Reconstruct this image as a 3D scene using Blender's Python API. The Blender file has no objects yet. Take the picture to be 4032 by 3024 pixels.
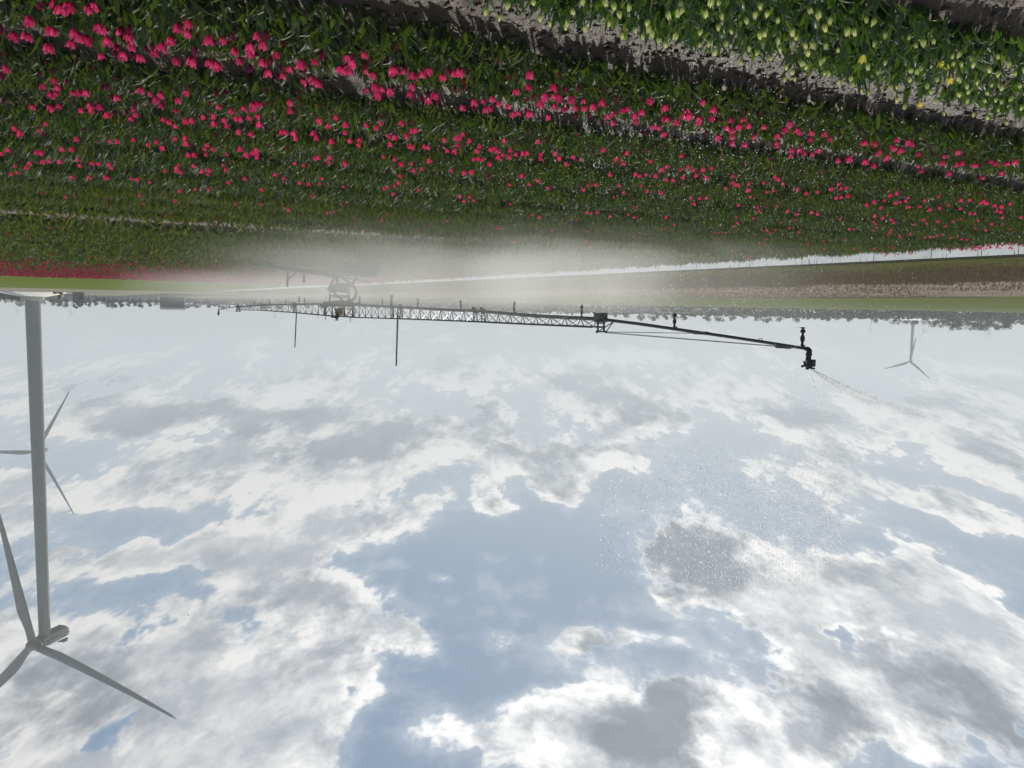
import bpy, math, random
import numpy as np
from mathutils import Vector, Matrix, Euler

rng = np.random.default_rng(11)
random.seed(11)
scene = bpy.context.scene
COL = scene.collection
PI = math.pi

# ------------------------------------------------------------------ camera
# The photograph was taken with the camera turned upside down, so the camera is rolled by 180 degrees.
F = 3226.0
PITCH = math.atan(304 / 3226.0)
ROLL = math.atan(0.0188)
EYE = 1.75
R0 = np.array([1., 0, 0]); U0 = np.array([0, -math.sin(PITCH), math.cos(PITCH)]); FW = np.array([0, math.cos(PITCH), math.sin(PITCH)])
CX = -(math.cos(ROLL) * R0 + math.sin(ROLL) * U0)
CY = -(-math.sin(ROLL) * R0 + math.cos(ROLL) * U0)
CAM = np.array([0, 0, EYE])
cam_data = bpy.data.cameras.new('camera')
cam_data.sensor_width = 36.0
cam_data.lens = 36.0 * F / 4032
cam_data.clip_start = 0.05
cam_data.clip_end = 20000
cam = bpy.data.objects.new('camera', cam_data)
COL.objects.link(cam)
m = Matrix.Identity(4)
for i in range(3):
    m[i][0] = CX[i]; m[i][1] = CY[i]; m[i][2] = -FW[i]; m[i][3] = CAM[i]
cam.matrix_world = m
scene.camera = cam

def ray(x, y):
    return (x - 2016) / F * CX + (1512 - y) / F * CY + FW
def gnd(x, y, z=0.0):
    d = ray(x, y); return CAM + d * ((z - EYE) / d[2])
def at(x, y, Y):
    d = ray(x, y); return CAM + d * (Y / d[1])
def azel(x, y):
    d = ray(x, y); d = d / np.linalg.norm(d)
    return math.degrees(math.atan2(d[0], d[1])), math.degrees(math.asin(d[2]))

# field frame: rows of tulips run along E1, E2 is across the rows
TH = math.radians(62)
E1 = np.array([-math.sin(TH), math.cos(TH)]); E2 = np.array([math.cos(TH), math.sin(TH)])
def st(s, t):
    return s * E1 + t * E2

# ------------------------------------------------------------------ helpers
def tag(o, label=None, cat=None, group=None, kind=None):
    if label: o['label'] = label
    if cat: o['category'] = cat
    if group: o['group'] = group
    if kind: o['kind'] = kind
    return o

def empty(name, loc, rz=0.0):
    o = bpy.data.objects.new(name, None)
    o.empty_display_size = 0.1
    o.location = Vector([float(c) for c in loc]); o.rotation_euler = (0, 0, rz)
    COL.objects.link(o)
    return o

def link(name, me, parent=None, loc=None, rot=None, scale=None):
    o = bpy.data.objects.new(name, me)
    if loc is not None: o.location = Vector([float(c) for c in loc])
    if rot is not None: o.rotation_euler = rot
    if scale is not None: o.scale = scale
    if parent is not None: o.parent = parent
    COL.objects.link(o)
    return o

def np_mesh(name, V, Fc, mats=(), smooth=True, midx=None):
    V = np.ascontiguousarray(V, dtype=np.float32).reshape(-1, 3)
    Fc = np.ascontiguousarray(Fc, dtype=np.int32)
    k = Fc.shape[1]
    me = bpy.data.meshes.new(name)
    me.vertices.add(len(V)); me.vertices.foreach_set('co', V.ravel())
    me.loops.add(Fc.size); me.loops.foreach_set('vertex_index', Fc.ravel())
    me.polygons.add(len(Fc))
    me.polygons.foreach_set('loop_start', np.arange(0, Fc.size, k, dtype=np.int32))
    me.polygons.foreach_set('loop_total', np.full(len(Fc), k, dtype=np.int32))
    if smooth: me.polygons.foreach_set('use_smooth', np.ones(len(Fc), dtype=bool))
    if midx is not None: me.polygons.foreach_set('material_index', np.asarray(midx, dtype=np.int32))
    me.update(calc_edges=True)
    for mt in mats: me.materials.append(mt)
    return me

class MB:
    def __init__(self): self.v = []; self.f = []
    def add(self, vs, fs):
        b = len(self.v); self.v += [tuple(float(c) for c in p) for p in vs]
        self.f += [tuple(b + i for i in f) for f in fs]; return self
    def box(self, c, size, rot=None):
        sx, sy, sz = [q / 2 for q in size]
        vs = [Vector((x, y, z)) for x in (-sx, sx) for y in (-sy, sy) for z in (-sz, sz)]
        if rot is not None: vs = [rot @ p for p in vs]
        c = Vector([float(q) for q in c])
        return self.add([p + c for p in vs], [(0, 1, 3, 2), (4, 6, 7, 5), (0, 4, 5, 1), (2, 3, 7, 6), (0, 2, 6, 4), (1, 5, 7, 3)])
    def path(self, pts, r, n=8):
        pts = [Vector([float(c) for c in p]) for p in pts]
        rs = r if isinstance(r, (list, tuple)) else [r] * len(pts)
        rings = []; up = Vector((0.13, 0.37, 0.92))
        for i, p in enumerate(pts):
            d = (pts[min(i + 1, len(pts) - 1)] - pts[max(i - 1, 0)]).normalized()
            a = d.cross(up)
            if a.length < 1e-3: a = d.cross(Vector((1, 0, 0)))
            a.normalize(); b = d.cross(a)
            rings.append([p + (a * math.cos(2 * PI * k / n) + b * math.sin(2 * PI * k / n)) * rs[i] for k in range(n)])
        vs = [q for rg in rings for q in rg]; fs = []
        for i in range(len(pts) - 1):
            for k in range(n):
                k2 = (k + 1) % n
                fs.append((i * n + k, i * n + k2, (i + 1) * n + k2, (i + 1) * n + k))
        fs.append(tuple(range(n))[::-1]); e = (len(pts) - 1) * n; fs.append(tuple(e + k for k in range(n)))
        return self.add(vs, fs)
    def tube(self, a, b, r, r2=None, n=8): return self.path([a, b], [r, r if r2 is None else r2], n)
    def lathe(self, prof, origin=(0, 0, 0), rot=None, n=16):
        o = Vector([float(c) for c in origin]); vs = []; fs = []
        for (r, z) in prof:
            for k in range(n):
                p = Vector((r * math.cos(2 * PI * k / n), r * math.sin(2 * PI * k / n), z))
                vs.append((rot @ p if rot is not None else p) + o)
        for i in range(len(prof) - 1):
            for k in range(n):
                k2 = (k + 1) % n
                fs.append((i * n + k, i * n + k2, (i + 1) * n + k2, (i + 1) * n + k))
        fs.append(tuple(range(n))[::-1]); e = (len(prof) - 1) * n; fs.append(tuple(e + k for k in range(n)))
        return self.add(vs, fs)
    def mesh(self, name, mat, off=(0, 0, 0), smooth=True, angle=40):
        me = bpy.data.meshes.new(name)
        me.from_pydata([(x - off[0], y - off[1], z - off[2]) for x, y, z in self.v], [], self.f)
        if mat is not None: me.materials.append(mat)
        if smooth:
            me.polygons.foreach_set('use_smooth', [True] * len(me.polygons))
            me.set_sharp_from_angle(angle=math.radians(angle))
        me.update()
        return me
    def build(self, name, mat, parent=None, smooth=True, angle=40):
        off = parent.location if parent is not None else (0, 0, 0)
        if parent is not None and parent.parent is not None: off = parent.parent.location
        return link(name, self.mesh(name, mat, off, smooth, angle), parent)

_lat = np.random.default_rng(3).random((257, 257))
def vnoise(x, y):
    x = np.asarray(x); y = np.asarray(y)
    xi = np.floor(x).astype(int); yi = np.floor(y).astype(int)
    fx = x - xi; fy = y - yi
    fx = fx * fx * (3 - 2 * fx); fy = fy * fy * (3 - 2 * fy)
    g = lambda a, b: _lat[a % 256, b % 256]
    return (g(xi, yi) * (1 - fx) + g(xi + 1, yi) * fx) * (1 - fy) + (g(xi, yi + 1) * (1 - fx) + g(xi + 1, yi + 1) * fx) * fy
def fbm(x, y, o=4):
    a = 0; w = .5; f = 1
    for i in range(o):
        a = a + w * (vnoise(x * f + 17 * i, y * f + 31 * i) - .5); f *= 2.03; w *= .55
    return a

# ------------------------------------------------------------------ materials
class NT:
    def __init__(self, tree): self.t = tree
    def n(self, typ, ins=None, **kw):
        nd = self.t.nodes.new(typ)
        for k, v in kw.items(): setattr(nd, k, v)
        for k, v in (ins or {}).items():
            sock = nd.inputs[k]
            if isinstance(v, bpy.types.NodeSocket): self.t.links.new(v, sock)
            else: sock.default_value = v
        return nd
    def math(self, op, a, b=None, c=None, clamp=False):
        ins = {0: a}
        if b is not None: ins[1] = b
        if c is not None: ins[2] = c
        return self.n('ShaderNodeMath', ins, operation=op, use_clamp=clamp).outputs[0]
    def mix(self, f, a, b, mode='MIX'):
        nd = self.t.nodes.new('ShaderNodeMix'); nd.data_type = 'RGBA'; nd.blend_type = mode
        for s, v in ((nd.inputs[0], f), (nd.inputs[6], a), (nd.inputs[7], b)):
            if isinstance(v, bpy.types.NodeSocket): self.t.links.new(v, s)
            else: s.default_value = v if not isinstance(v, tuple) or len(v) == 4 else (*v, 1)
        return nd.outputs[2]
    def ramp(self, f, stops, interp='LINEAR'):
        nd = self.n('ShaderNodeValToRGB', {0: f}); cr = nd.color_ramp; cr.interpolation = interp
        while len(cr.elements) < len(stops): cr.elements.new(0.5)
        for el, (p, c) in zip(cr.elements, stops):
            el.position = p; el.color = (*c, 1) if len(c) == 3 else c
        return nd.outputs[0]
    def smooth(self, v, a, b, lo=0.0, hi=1.0):
        nd = self.n('ShaderNodeMapRange', {'Value': v, 'From Min': a, 'From Max': b, 'To Min': lo, 'To Max': hi}, interpolation_type='SMOOTHSTEP')
        return nd.outputs[0]
    def noise(self, vec, scale, detail=4, rough=.5, **kw):
        ins = {'Scale': scale, 'Detail': detail, 'Roughness': rough}
        if vec is not None: ins['Vector'] = vec
        return self.n('ShaderNodeTexNoise', ins, **kw).outputs[0]

def new_mat(name):
    mt = bpy.data.materials.new(name); mt.use_nodes = True
    mt.node_tree.nodes.clear()
    nt = NT(mt.node_tree)
    out = nt.n('ShaderNodeOutputMaterial')
    return mt, nt, out

def plain(name, color, rough=.5, metal=0.0, var=.12, scale=3.0, bump=0.0, spec=.5, coord='Object'):
    mt, nt, out = new_mat(name)
    tc = nt.n('ShaderNodeTexCoord').outputs[coord]
    nz = nt.noise(tc, scale, 5, .6)
    c = nt.mix(nt.math('MULTIPLY', nt.math('SUBTRACT', nz, .35), 2.2, clamp=True), tuple(q * (1 - var) for q in color), tuple(min(1, q * (1 + var)) for q in color))
    p = nt.n('ShaderNodeBsdfPrincipled', {'Base Color': c, 'Roughness': nt.math('ADD', rough, nt.math('MULTIPLY', nt.math('SUBTRACT', nz, .5), .2)), 'Metallic': metal, 'Specular IOR Level': spec})
    if bump:
        b = nt.n('ShaderNodeBump', {'Strength': bump, 'Height': nz}); nt.t.links.new(b.outputs[0], p.inputs['Normal'])
    nt.t.links.new(p.outputs[0], out.inputs[0])
    return mt

def leafy(name, stops, trans=.4, tcol=(1.0, 1.0, .5), rough=.42, spec=.5):
    mt, nt, out = new_mat(name)
    rnd = nt.n('ShaderNodeNewGeometry').outputs['Random Per Island']
    c = nt.ramp(rnd, stops)
    p = nt.n('ShaderNodeBsdfPrincipled', {'Base Color': c, 'Roughness': rough, 'Specular IOR Level': spec})
    tr = nt.n('ShaderNodeBsdfTranslucent', {'Color': nt.mix(1.0, c, tcol, 'MULTIPLY')})
    mx = nt.n('ShaderNodeMixShader', {0: trans, 1: p.outputs[0], 2: tr.outputs[0]})
    nt.t.links.new(mx.outputs[0], out.inputs[0])
    return mt

M = {}
M['leaf'] = leafy('tulip_leaf', [(0, (.026, .046, .015)), (.5, (.048, .076, .023)), (.85, (.068, .095, .034)), (1, (.11, .105, .06))], .42, (1.3, 1.4, .4), .5, .28)
M['leaf_pale'] = leafy('yellow_tulip_leaf', [(0, (.03, .065, .02)), (.6, (.055, .105, .03)), (1, (.11, .16, .06))], .42, (1.3, 1.35, .4), .45, .32)
M['leaf_far'] = leafy('far_tulip_leaf', [(0, (.05, .075, .02)), (.6, (.08, .11, .028)), (1, (.125, .14, .05))], .4, (1.2, 1.2, .4), .6, .15)
M['petal'] = leafy('pink_petal', [(0, (.60, .028, .13)), (.5, (.72, .05, .18)), (1, (.80, .10, .27))], .5, (1.0, .7, .8), .45, .3)
M['petal_dark'] = leafy('dark_pink_petal', [(0, (.10, .012, .035)), (.6, (.20, .015, .06)), (1, (.36, .025, .10))], .35, (1, .6, .8), .5, .3)
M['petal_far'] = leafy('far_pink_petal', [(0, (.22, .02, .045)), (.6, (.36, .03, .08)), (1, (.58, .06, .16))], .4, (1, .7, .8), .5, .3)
M['stem'] = plain('tulip_stem', (.07, .12, .035), .5, var=.25, scale=20)
M['yellow_petal'] = leafy('yellow_petal', [(0, (.62, .55, .10)), (1, (.75, .68, .22))], .45, (1, 1, .5), .45, .3)

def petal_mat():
    # shade at the blossom's foot is painted into the colour: deep magenta base, pink rim
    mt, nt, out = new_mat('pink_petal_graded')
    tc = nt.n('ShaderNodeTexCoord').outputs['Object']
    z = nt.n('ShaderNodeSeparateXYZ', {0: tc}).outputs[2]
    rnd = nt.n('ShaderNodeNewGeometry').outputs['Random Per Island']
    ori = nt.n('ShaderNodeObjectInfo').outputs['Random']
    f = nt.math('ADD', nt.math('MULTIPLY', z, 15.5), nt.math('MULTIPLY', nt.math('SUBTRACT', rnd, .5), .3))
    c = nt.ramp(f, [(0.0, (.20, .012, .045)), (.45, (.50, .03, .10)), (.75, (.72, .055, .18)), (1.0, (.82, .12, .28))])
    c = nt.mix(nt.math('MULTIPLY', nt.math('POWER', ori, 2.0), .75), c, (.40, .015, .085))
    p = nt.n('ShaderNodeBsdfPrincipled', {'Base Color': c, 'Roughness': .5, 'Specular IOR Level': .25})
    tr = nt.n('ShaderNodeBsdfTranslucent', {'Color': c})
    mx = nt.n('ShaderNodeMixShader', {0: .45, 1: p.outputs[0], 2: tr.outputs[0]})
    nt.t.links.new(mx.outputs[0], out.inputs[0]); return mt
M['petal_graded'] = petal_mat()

def bud_mat():
    mt, nt, out = new_mat('green_yellow_bud')
    tc = nt.n('ShaderNodeTexCoord').outputs['Object']
    z = nt.n('ShaderNodeSeparateXYZ', {0: tc}).outputs[2]
    nz = nt.noise(tc, 60, 3)
    f = nt.math('ADD', nt.math('MULTIPLY', z, 14.0), nt.math('MULTIPLY', nt.math('SUBTRACT', nz, .5), .5))
    c = nt.ramp(f, [(0.1, (.26, .36, .09)), (.45, (.52, .60, .18)), (.8, (.90, .87, .38))])
    p = nt.n('ShaderNodeBsdfPrincipled', {'Base Color': c, 'Roughness': .4})
    tr = nt.n('ShaderNodeBsdfTranslucent', {'Color': c})
    mx = nt.n('ShaderNodeMixShader', {0: .4, 1: p.outputs[0], 2: tr.outputs[0]})
    nt.t.links.new(mx.outputs[0], out.inputs[0]); return mt
M['bud'] = bud_mat()

def soil_mat():
    mt, nt, out = new_mat('damp_soil')
    pos = nt.n('ShaderNodeNewGeometry').outputs['Position']
    dot = lambda e: nt.n('ShaderNodeVectorMath', {0: pos, 1: (e[0], e[1], 0)}, operation='DOT_PRODUCT').outputs['Value']
    s = dot(E1); t = dot(E2)
    n1 = nt.noise(pos, 1.3, 5, .6); n2 = nt.noise(pos, 9, 6, .65); n3 = nt.noise(pos, 55, 4, .6)
    dark = nt.mix(n2, (.032, .023, .017), (.082, .059, .042))
    dry = nt.mix(n3, (.105, .075, .05), (.20, .15, .10))
    # trodden dry sand next to the camera's path, damp soil in the furrows
    nearf = nt.math('ADD', nt.math('MULTIPLY', nt.math('SUBTRACT', n1, .5), 1.4), nt.smooth(t, 1.6, 3.4, 1.0, -.3))
    nearf = nt.math('ADD', nearf, nt.math('MULTIPLY', nt.smooth(nt.math('ABSOLUTE', nt.math('SUBTRACT', t, 18.9)), 1.0, 1.25, 1.4, 0), nt.math('MULTIPLY', nt.smooth(s, 4, 9, 1, .1), nt.smooth(n1, .35, .6, .2, 1))))
    spots = nt.smooth(nt.math('ADD', nt.math('MULTIPLY', n2, .7), nt.math('MULTIPLY', n3, .3)), .53, .62)
    f = nt.math('ADD', nt.math('MULTIPLY', spots, .5), nearf, clamp=True)
    soil = nt.mix(f, dark, dry)
    land = nt.mix(nt.noise(pos, .05, 6, .6), (.085, .10, .035), (.17, .15, .085))
    infield = nt.math('MULTIPLY', nt.smooth(s, 21.0, 21.4, 1, 0), nt.smooth(t, 66, 70, 1, 0))
    c = nt.mix(infield, land, soil)
    h = nt.math('ADD', nt.math('MULTIPLY', n2, .6), nt.math('MULTIPLY', n3, .4))
    b = nt.n('ShaderNodeBump', {'Strength': .9, 'Distance': .02, 'Height': h})
    p = nt.n('ShaderNodeBsdfPrincipled', {'Base Color': c, 'Roughness': nt.smooth(n3, .3, .7, .45, .8), 'Normal': b.outputs[0], 'Specular IOR Level': .22})
    nt.t.links.new(p.outputs[0], out.inputs[0]); return mt
M['soil'] = soil_mat()

def field_mat(name, a, b, sc=.35, fine=6.0, bump=.5, rough=.8):
    mt, nt, out = new_mat(name)
    pos = nt.n('ShaderNodeNewGeometry').outputs['Position']
    n1 = nt.noise(pos, sc, 6, .62); n2 = nt.noise(pos, fine, 5, .7); n3 = nt.noise(pos, 1.1, 4, .65)
    f = nt.math('ADD', nt.math('MULTIPLY', n1, 1.2), nt.math('ADD', nt.math('MULTIPLY', nt.math('SUBTRACT', n2, .5), .9), nt.math('MULTIPLY', nt.math('SUBTRACT', n3, .5), 1.3)))
    c = nt.ramp(f, [(.3, a), (.9, b)])
    bp = nt.n('ShaderNodeBump', {'Strength': bump, 'Distance': .05, 'Height': n2})
    p = nt.n('ShaderNodeBsdfPrincipled', {'Base Color': c, 'Roughness': 1.0, 'Specular IOR Level': 0.0, 'Normal': bp.outputs[0]})
    nt.t.links.new(p.outputs[0], out.inputs[0]); return mt
M['meadow'] = field_mat('meadow', (.075, .108, .016), (.125, .155, .032))
M['pasture'] = field_mat('pasture', (.08, .095, .032), (.13, .14, .055))
M['stubble'] = field_mat('stubble', (.14, .115, .088), (.25, .21, .165), .25, 3.0)
M['path'] = field_mat('gravel_path', (.18, .16, .12), (.27, .24, .185), .2, 4.0, .3)
M['bank'] = field_mat('weedy_bank', (.05, .062, .018), (.10, .095, .04), .4, 5.0)

def water_mat():
    mt, nt, out = new_mat('canal_water')
    pos = nt.n('ShaderNodeNewGeometry').outputs['Position']
    nz = nt.noise(pos, 4, 3)
    b = nt.n('ShaderNodeBump', {'Strength': .02, 'Distance': .02, 'Height': nz})
    p = nt.n('ShaderNodeBsdfPrincipled', {'Base Color': (.05, .055, .045, 1), 'Roughness': .04, 'IOR': 1.55, 'Normal': b.outputs[0]})
    nt.t.links.new(p.outputs[0], out.inputs[0]); return mt
M['water'] = water_mat()

def drop_mat():
    mt, nt, out = new_mat('water_drop')
    d = nt.n('ShaderNodeBsdfDiffuse', {'Color': (.95, .96, .97, 1)})
    t = nt.n('ShaderNodeBsdfTranslucent', {'Color': (.97, .97, .97, 1)})
    g = nt.n('ShaderNodeBsdfGlossy', {'Color': (1, 1, 1, 1), 'Roughness': .38})
    a = nt.n('ShaderNodeMixShader', {0: .74, 1: d.outputs[0], 2: t.outputs[0]})
    b = nt.n('ShaderNodeMixShader', {0: .12, 1: a.outputs[0], 2: g.outputs[0]})
    nt.t.links.new(b.outputs[0], out.inputs[0]); return mt
M['drop'] = drop_mat()

M['weed'] = leafy('dry_weed', [(0, (.095, .075, .052)), (.45, (.16, .125, .085)), (.7, (.21, .165, .115)), (1, (.10, .12, .045))], .3, (1.1, 1, .8), .7, .2)
M['reed'] = leafy('reed', [(0, (.12, .10, .05)), (1, (.22, .19, .10))], .2, (1, 1, .8), .7, .2)
M['crown'] = leafy('tree_foliage', [(0, (.055, .056, .045)), (.6, (.09, .09, .07)), (1, (.125, .12, .095))], .3, (1, 1, .6), .7, .2)
M['crown_dark'] = leafy('dark_tree_foliage', [(0, (.016, .022, .014)), (1, (.04, .05, .028))], .15, (1, 1, .6), .7, .2)
M['bark'] = plain('bark', (.06, .05, .04), .9, var=.3, scale=2, bump=.4)
M['steel'] = plain('galvanised_steel', (.26, .265, .265), .4, .7, .2, 8)
M['steel_dark'] = plain('weathered_dark_steel', (.12, .12, .115), .5, .35, .3, 10)
M['rubber'] = plain('black_rubber', (.03, .03, .03), .6, 0, .25, 12)
M['tank'] = plain('dull_grey_steel', (.095, .10, .098), .5, .3, .25, 6)
M['yellow'] = plain('yellow_paint', (.55, .40, .035), .45, 0, .15, 9)
M['white_paint'] = plain('turbine_paint', (.28, .275, .265), .42, 0, .09, .25)
M['white_far'] = plain('far_turbine_paint', (.20, .21, .22), .5, 0, .04, .2)
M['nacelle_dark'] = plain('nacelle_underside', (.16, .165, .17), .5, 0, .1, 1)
M['concrete'] = plain('pale_concrete', (.62, .59, .52), .8, 0, .08, .8, .2)
M['concrete2'] = plain('plinth_concrete', (.46, .44, .37), .85, 0, .12, .8, .2)
M['blue_ink'] = plain('blue_grey_lettering', (.05, .06, .08), .5, 0, .05)
M['blue_logo'] = plain('blue_logo', (.04, .06, .15), .5, 0, .05)
M['yellow_logo'] = plain('yellow_logo', (.6, .45, .06), .5, 0, .05)
M['shed'] = plain('grey_shed_wall', (.20, .195, .18), .8, 0, .1, 1.5)
M['shed_dark'] = plain('dark_roof', (.055, .058, .065), .7, 0, .15, 1.5)
M['barn'] = plain('grey_barn_cladding', (.06, .064, .072), .7, 0, .08, .3)
M['pale_roof'] = plain('pale_roof', (.33, .34, .35), .5, 0, .06, .2)
M['pale_wall'] = plain('pale_wall', (.30, .31, .32), .7, 0, .08, .2)
M['glass_dark'] = plain('dark_window', (.02, .022, .025), .15, 0, .1)
M['feather'] = plain('bird_feather', (.03, .03, .032), .7, 0, .2)
# ------------------------------------------------------------------ ground and land strips
BED0 = 3.0; BEDP = 1.745; BEDW = 1.12
def bed_profile(t):
    u = (np.asarray(t) - BED0) % BEDP
    sm = lambda a, b, x: np.clip((x - a) / (b - a), 0, 1) ** 2 * (3 - 2 * np.clip((x - a) / (b - a), 0, 1))
    pr = sm(-.02, .14, u) * (1 - sm(BEDW - .14, BEDW + .05, u))
    return pr * ((np.asarray(t) > 2.9) & (np.asarray(t) < 67))
def ground_z(s, t):
    s = np.asarray(s, float); t = np.asarray(t, float)
    z = .07 * bed_profile(t) * np.clip((18.9 - s) / .3, 0, 1)
    near = np.clip((26 - np.abs(t)) / 6, 0, 1) * np.clip((18.9 - s) / .5, 0, 1) * np.clip((s + 9) / 3, 0, 1)
    z = z + near * (.055 * fbm(s * 3.1, t * 3.1, 3) + .05 * fbm(s * 11 + 5, t * 15 + 9, 3) + .035 * (vnoise(s * 34, t * 40) - .5))
    # the ditch of the canal
    z = z - .55 * np.clip((s - 19.0) / .25, 0, 1) * np.clip((24.6 - s) / .3, 0, 1)
    # weedy bank rises a little beyond the canal
    z = z - .02 * np.clip((s - 24.6) / .3, 0, 1)
    return z
S_ = np.concatenate([[-2300, -1500, -500, -200, -100, -50, -25, -15, -9], np.arange(-6, -1, .5), np.arange(-1, 9, .04), np.arange(9, 18.8, .16), np.arange(18.8, 25, .1), [25.5, 27.5, 30, 40, 50, 60, 80, 120, 200, 500, 1500, 2300]])
T_ = np.concatenate([[-1100, -500, -100, -30, -10, -3, -1, 0, 1, 1.6], np.arange(2, 6.6, .028), np.arange(6.6, 16, .08), np.arange(16, 30, .25), np.arange(30, 68, 1.0), [68, 72, 100, 150, 250, 500, 1000, 1800, 2600]])
SS, TT = np.meshgrid(S_, T_, indexing='ij')
XY = SS[..., None] * E1 + TT[..., None] * E2
V = np.concatenate([XY, ground_z(SS, TT)[..., None]], -1).reshape(-1, 3)
ni, nj = SS.shape
ii, jj = np.meshgrid(np.arange(ni - 1), np.arange(nj - 1), indexing='ij')
a = (ii * nj + jj).ravel()
G = link('ground', np_mesh('ground', V, np.stack([a, a + nj, a + nj + 1, a + 1], -1), [M['soil']]))
tag(G, 'damp brown soil of the flat tulip field with raised beds and furrows', 'ground', kind='structure')

def strip(name, s0, s1, t0, t1, z, mat, label, cat, n=8, rag=0.0):
    s = np.linspace(s0, s1, n + 1); t = np.linspace(t0, t1, n + 1)
    a_, b_ = np.meshgrid(s, t, indexing='ij')
    if rag:      # ragged field edges
        e = np.zeros_like(a_); e[0] = 1; e[-1] = 1
        a_ = a_ + e * rag * 2 * (fbm(b_ * .13 + s0, b_ * 0 + s1, 4)); e = np.zeros_like(a_); e[:, 0] = 1; e[:, -1] = 1
        b_ = b_ + e * rag * 2 * (fbm(a_ * .13 + t0, a_ * 0 + t1, 4))
    xy = a_[..., None] * E1 + b_[..., None] * E2
    V = np.concatenate([xy, np.full((n + 1, n + 1, 1), z)], -1).reshape(-1, 3)
    i, j = np.meshgrid(np.arange(n), np.arange(n), indexing='ij'); q = (i * (n + 1) + j).ravel()
    o = link(name, np_mesh(name, V, np.stack([q, q + n + 1, q + n + 2, q + 1], -1), [mat]))
    return tag(o, label, cat, kind='structure')
strip('meadow', -300, 20.6, 68.5, 172, .03, M['meadow'], 'bright green meadow strip beyond the far edge of the tulip field', 'meadow', 120, 1.0)
strip('gravel_path', -300, 60, 172, 214, .04, M['path'], 'pale tan track running behind the green meadow to the turbine', 'track')
strip('weedy_bank', 24.6, 40, -80, 900, .012, M['bank'], 'brown weedy bank along the far side of the canal', 'bank')
strip('stubble_field', 40, 74, -120, 900, .02, M['stubble'], 'pale brown stubble field beyond the weedy bank', 'field', 200, 2.2)
strip('pasture', 74, 400, -300, 900, .03, M['pasture'], 'light green pasture between the stubble and the far trees', 'field', 200, 4.0)
strip('canal', 19.3, 24.4, -60, 600, -.03, M['water'], 'narrow bright canal crossing at the end of the tulip rows', 'canal')

# ------------------------------------------------------------------ leaves
def leaf_array(P, yaw, L, W, tilt, curl, segs, fold=True):
    n = len(P); k = np.linspace(0, 1, segs + 1)
    ang = tilt[:, None] + curl[:, None] * k
    mid = (ang[:, 1:] + ang[:, :-1]) / 2; step = (L / segs)[:, None]
    z0 = np.zeros((n, 1))
    r = np.concatenate([z0, np.cumsum(np.sin(mid) * step, 1)], 1)
    z = np.concatenate([z0, np.cumsum(np.cos(mid) * step, 1)], 1)
    prof = np.sin(PI * np.clip(k * .84 + .15, 0, 1)) ** .75; prof[-1] = .04
    w = W[:, None] * prof
    d = np.stack([np.cos(yaw), np.sin(yaw), 0 * yaw], -1)[:, None, :]
    sd = np.stack([-np.sin(yaw), np.cos(yaw), 0 * yaw], -1)[:, None, :]
    zz = np.array([0, 0, 1.])
    c = P[:, None, :] + d * r[..., None] + zz * z[..., None]
    wob = (rng.random((n, segs + 1)) - .5) * .5
    nrm = -d * np.cos(ang)[..., None] + zz * np.sin(ang)[..., None]
    if fold:
        lf = c + sd * w[..., None] + nrm * (w * (.45 + wob))[..., None]
        rt = c - sd * w[..., None] + nrm * (w * (.45 - wob))[..., None]
        V = np.stack([lf, c, rt], 2); m = 3
    else:
        V = np.stack([c + sd * w[..., None] + nrm * (w * wob)[..., None], c - sd * w[..., None]], 2); m = 2
    V = V.reshape(n, -1, 3)
    q = []
    for i in range(segs):
        for j in range(m - 1):
            b = i * m + j; q.append((b, b + 1, b + m + 1, b + m))
    q = np.array(q); nv = (segs + 1) * m
    Fc = (q[None] + (np.arange(n) * nv)[:, None, None]).reshape(-1, 4)
    return V.reshape(-1, 3), Fc

def foliage(name, label, s0, s1, t0, t1, dens, Lr, Wr, segs, fold, mat, keep=None, tilt=(.05, .55), curl=(.1, 1.3)):
    n = int((s1 - s0) * (t1 - t0) * dens)
    s = rng.uniform(s0, s1, n); t = rng.uniform(t0, t1, n)
    if keep is not None:
        k = keep(s, t); s = s[k]; t = t[k]; n = len(s)
    # leaves come in tufts, one per bulb
    P = np.concatenate([s[:, None] * E1 + t[:, None] * E2, (ground_z(s, t) - .01)[:, None]], -1)
    hs = .82 + .5 * fbm(s * 1.7, t * 1.7, 3) + rng.normal(0, .1, n)
    L = rng.uniform(*Lr, n) * np.clip(hs, .5, 1.4)
    V, Fc = leaf_array(P, rng.uniform(0, 2 * PI, n), L, rng.uniform(*Wr, n), rng.uniform(*tilt, n), rng.uniform(*curl, n), segs, fold)
    o = link(name, np_mesh(name, V, Fc, [mat]))
    return tag(o, label, 'foliage', kind='stuff')

def in_view(s, t, m=3.5):
    x = s * E1[0] + t * E2[0]; y = s * E1[1] + t * E2[1]
    return np.abs(x) < y * .66 + m
def gap(s, t):
    # hollow patches with few leaves
    return (fbm(s * 1.3 + 40, t * 1.3 + 7, 3) > -.16) | (rng.random(len(s)) < .3)

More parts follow.
